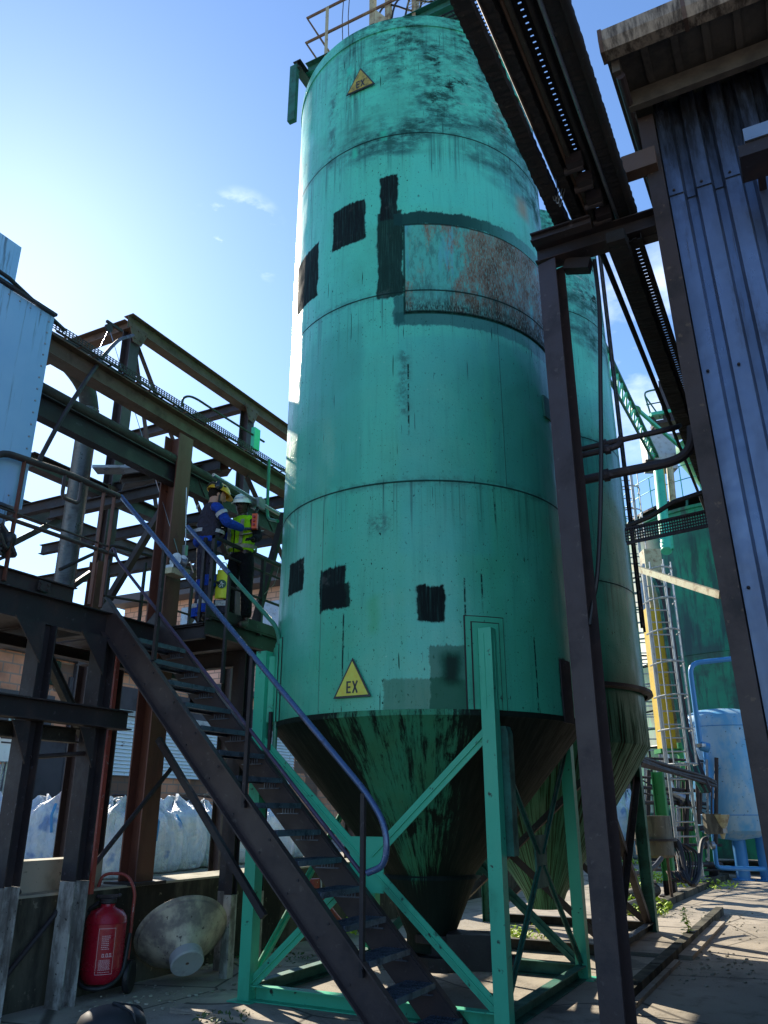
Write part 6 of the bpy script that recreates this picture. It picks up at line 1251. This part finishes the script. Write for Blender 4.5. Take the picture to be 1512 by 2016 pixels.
def stand(sp=.11):
    return {'pel': (0, 0, .96), 'chest': (0, .01, 1.30), 'neck': (0, .02, 1.49), 'head': (0, .045, 1.625), 'shL': (-.185, 0, 1.43), 'shR': (.185, 0, 1.43), 'hipL': (-.095, 0, .90), 'hipR': (.095, 0, .90),
            'knL': (-sp, .02, .50), 'knR': (sp, .03, .50), 'anL': (-sp, -.01, .10), 'anR': (sp, -.01, .10), 'toL': (-sp - .02, .15, .045), 'toR': (sp + .02, .15, .045)}
# worker 1: yellow helmet, seen from behind, turned right
b1 = P(394, 1240, d=9.05); b1.z = PZ0
F1 = (CR * .80 + CF * .42)
ps = stand(.12); ps.update({'head': (.0, .075, 1.625), 'neck': (0, .03, 1.49), 'shL': (-.20, 0, 1.44), 'shR': (.20, .02, 1.43), 'elR': (.27, .14, 1.20), 'wrR': (.13, .40, 1.20), 'hdR': (.08, .50, 1.24), 'elL': (-.25, .16, 1.18), 'wrL': (-.08, .40, 1.17), 'hdL': (-.02, .48, 1.19)})
p1, J, W1, hp1, Rm1, k1 = person('person in yellow helmet, charcoal vest and royal blue jacket, back turned, leaning over papers', b1, F1, 1.79, ps, dict(skin='skin_l', glove='gloveg', trousers='navy', jacket='navy', sleeve='royal'), look=F1 + Vector((0, 0, -.28)))
part('jacket_hem', skinned({'a': (J['pel'] - Vector((0, 0, .02)), (.196, .164)), 'b': (J['pel'] + Vector((0, 0, .06)), (.194, .162)), 'c': (J['pel'] + Vector((0, 0, .13)), (.188, .156))}, [('a', 'b'), ('b', 'c')], 2), 'royal', p1)
part('collar', skinned({'a': (J['neck'] - Vector((0, 0, .02)), .088), 'b': (J['neck'] + Vector((0, 0, .03)), .080)}, [('a', 'b')], 2), 'royal', p1)
up = Vector((0, 0, 1)); cm = J['pel'].lerp(J['chest'], .42)
ring(p1, 'reflective_band', cm + up * .02, up, .192, .045, 'reflect', .80)
ring(p1, 'reflective_band', J['shR'].lerp(J['elR'], .55), J['elR'] - J['shR'], .074, .05, 'reflect'); ring(p1, 'reflective_band', J['shL'].lerp(J['elL'], .55), J['elL'] - J['shL'], .074, .05, 'reflect')
for s in 'LR': ring(p1, 'reflective_band', J['an' + s] + up * .15, up, .080, .05, 'reflect'); ring(p1, 'trouser_cuff', J['an' + s] + up * .07, up, .080, .10, 'royal'); ring(p1, 'knee_patch', J['kn' + s] + up * .0, up, .083, .13, 'royal')
MB().box(J['hipR'] + (J['shR'] - J['shL']).normalized() * .11 - up * .12, (.05, .13, .17), YAW + .6).build('pocket', 'navy', p1, False, .01)
bkd = -F1.normalized(); q = J['chest'] + bkd * .165 + up * .12 - CR * .0; rt = Vector((-bkd.y, bkd.x, 0)); mb = MB()
for i, (x0, y0_, x1, y1_) in enumerate(((-.05, 0, -.045, .05), (-.045, .05, -.025, .045), (-.045, .025, -.028, .025), (-.015, 0, -.005, .035), (-.005, .035, .008, .0), (.015, .0, .02, .04), (.02, .04, .04, .035), (.045, 0, .055, .03))): mb.bar(q + rt * x0 + up * y0_, q + rt * x1 + up * y1_, .005, .006)
mb.build('back_print', 'reflect', p1)
he = helmet(p1, hp1, Rm1, k1, 'yhelm', .128); brim(he, hp1, .128, 'yhelm', .035)
for s in (-1, 1):
    for y in (-.03, .03): MB().ball(hp1(.112 * s, y, .10), .015, (.4, 1.4, .8), 2, Rm1).build('vent', 'black', he, True)
for s in (-1, 1): c_ = MB().ball(hp1(.118 * s, -.045, .075), .052, (.5, .95, 1.2), 3, Rm1).build('ear_defender', 'glass_dark', he, True); ring(p1, 'chin_strap', hp1(.07 * s, .02, -.035), hp1(0, .3, -1) - hp1(0, 0, 0), .012, .12, 'black')
MB().tube([hp1(-.12, -.05, .08), hp1(-.10, -.14, .08), hp1(.10, -.14, .08), hp1(.12, -.05, .08)], .013, 8, .06).build('goggle_strap', 'black', he, True)
MB().ball(hp1(0, .05, -.085), .05, (1.15, .95, .7), 3, Rm1).build('beard', 'black', p1, True)
# worker 2: white helmet, facing us
b2 = P(465, 1250, d=9.35); b2.z = PZ0; F2 = (-CR * .42 - CF * .78)
ps = stand(.13); ps.update({'head': (0, .05, 1.63), 'shL': (-.165, 0, 1.41), 'shR': (.17, .02, 1.41), 'elR': (.27, .14, 1.20), 'wrR': (.02, .34, 1.24), 'hdR': (-.05, .40, 1.30), 'elL': (-.27, .03, 1.16), 'wrL': (-.36, .25, 1.06), 'hdL': (-.38, .33, 1.05)})
p2, J, W2, hp2, Rm2, k2 = person('person in white helmet, lime hi-vis vest and black clothes, facing the camera', b2, F2, 1.72, ps, dict(skin='skin_d', glove='glove', trousers='blackc', jacket='hivis', sleeve='blackc'), look=-CF * .85 - CR * .12 + Vector((0, 0, -.18)))
for dz in (.10,): ring(p2, 'reflective_band', J['pel'] + up * dz, up, .188, .05, 'reflect_w', .82)
for s in (-1, 1):
    a = J['chest'] + F2.normalized() * .10; rgt = F2.normalized().cross(up); MB().bar(J['pel'] + F2.normalized() * .150 + rgt * .09 * s + up * .12, J['chest'] + F2.normalized() * .135 + rgt * .10 * s + up * .10, .045, .012, F2).build('reflective_band', 'reflect_w', p2)
MB().bar(J['pel'] + F2.normalized() * .158 + up * .0, J['chest'] + F2.normalized() * .150 + up * .06, .01, .008, F2).build('zip', 'blackc', p2)
for s in 'LR': part('vest_shoulder', skinned({'a': (J['sh' + s].lerp(J['neck'], .75) - up * .01, .072), 'b': (J['sh' + s] - up * .01 + (J['sh' + s] - J['neck']).normalized() * -.03, .086)}, [('a', 'b')], 2), 'hivis', p2)
he = helmet(p2, hp2, Rm2, k2, 'whelm', .126); brim(he, hp2, .126, 'whelm', .045)
mb = MB()
for i in range(7): mb.bar(hp2(-.055 + i * .017, .146 - abs(i - 3) * .0035, .085), hp2(-.046 + i * .017, .146 - abs(i - 3) * .0035, .085), .004, .012)
mb.build('helmet_print', 'blue_pipe', he)
for s in (-1, 1): MB().ball(hp2(.031 * s, .098, .012), .024, (1.15, .35, .8), 2, Rm2).build('safety_glasses', 'glass_dark', p2, True); MB().tube([hp2(.055 * s, .09, .015), hp2(.084 * s, .0, .012)], .004, 6).build('glasses_arm', 'black', p2)
ring(p2, 'chin_strap', hp2(-.075, .01, -.03), up, .008, .10, 'black')
for rt_, hpf, Rq, mm in ((p1, hp1, Rm1, 'hair'), (p2, hp2, Rm2, 'hair')): MB().ball(hpf(0, -.016, .012), .094, (.90, 1.05, 1.06), 3, Rq).build('hair', mm, rt_, True)
# items they hold
m_ = (W1(.05, .56, 1.21) + J['wrR']) / 2
t = thing('clipboard', 'white sheets on a clipboard held between the two workers', 'clipboard', W1(.02, .50, 1.20))
q = W1(.02, .52, 1.20); a = F1.normalized(); b = a.cross(up)
def quadslab(c, e1, e2, th): n_ = e1.cross(e2).normalized() * th; return MB().poly([c - e1 - e2, c + e1 - e2, c + e1 + e2, c - e1 + e2, c - e1 - e2 + n_, c + e1 - e2 + n_, c + e1 + e2 + n_, c - e1 + e2 + n_], [(0, 3, 2, 1), (4, 5, 6, 7), (0, 1, 5, 4), (1, 2, 6, 5), (2, 3, 7, 6), (3, 0, 4, 7)])
quadslab(q, a * .15 + up * .05, b * .10 - up * .03, .006).build('board', 'black', t); quadslab(q + up * .012, a * .14 + up * .047, b * .09 - up * .027, .003).build('paper', 'white', t)
t = thing('carrier_bag', 'bright yellow carrier bag printed with a dark green disc, between the two workers', 'bag', W1(.2, .25, .55))
c = P(438, 1150, d=8.95); e1 = CR * .075; e2 = up * .17
mb = MB(); pts = []
for sgn in (-1, 1):
    for i in range(6):
        for j in range(8): u_, v_ = i / 5 * 2 - 1, j / 7 * 2 - 1; pts.append(c + e1 * u_ * (1 - .08 * v_) + e2 * v_ - CF * sgn * .035 * (1 - u_ * u_) * (1 - .4 * max(0, v_)) + CF * .006 * math.sin(9 * v_ + 4 * u_))
fs = []
for s_ in range(2):
    for i in range(5):
        for j in range(7): a_ = s_ * 48 + i * 8 + j; fs.append((a_, a_ + 8, a_ + 9, a_ + 1))
mb.poly(pts, fs); mb.build('bag_body', 'yellow_bag', t, True)
cc = c - CF * .040 + up * -.01; mb = MB().lathe([(.052, 0), (.052, .004)], cc, 32, -CF, (True, True)); mb.build('printed_disc', 'dgprint', t)
mb = MB()
for pa, pb in (((-.03, -.02), (0, .03)), ((0, .03), (.012, -.035)), ((-.02, .015), (.03, .0)), ((.0, -.01), (-.025, -.04))): mb.bar(cc - CF * .006 + CR * pa[0] + up * pa[1], cc - CF * .006 + CR * pb[0] + up * pb[1], .004, .005)
mb.build('white_line_mark', 'white', t)
MB().tube([c + e1 * .6 + e2, c + e1 * .4 + e2 + up * .09, c - e1 * .4 + e2 + up * .09, c - e1 * .6 + e2], .006, 6, .03).build('handle', 'yellow_bag', t)
t = thing('tool_pouch', 'dark cloth pouch with torn white print hanging below the yellow bag', 'pouch', c - up * .25)
MB().box(c - up * .27, (.16, .07, .15), YAW).build('pouch_body', 'navy', t, False, .02); quadslab(c - up * .235 - CF * .04, CR * .06, up * .03, .003).build('print', 'reflect', t)
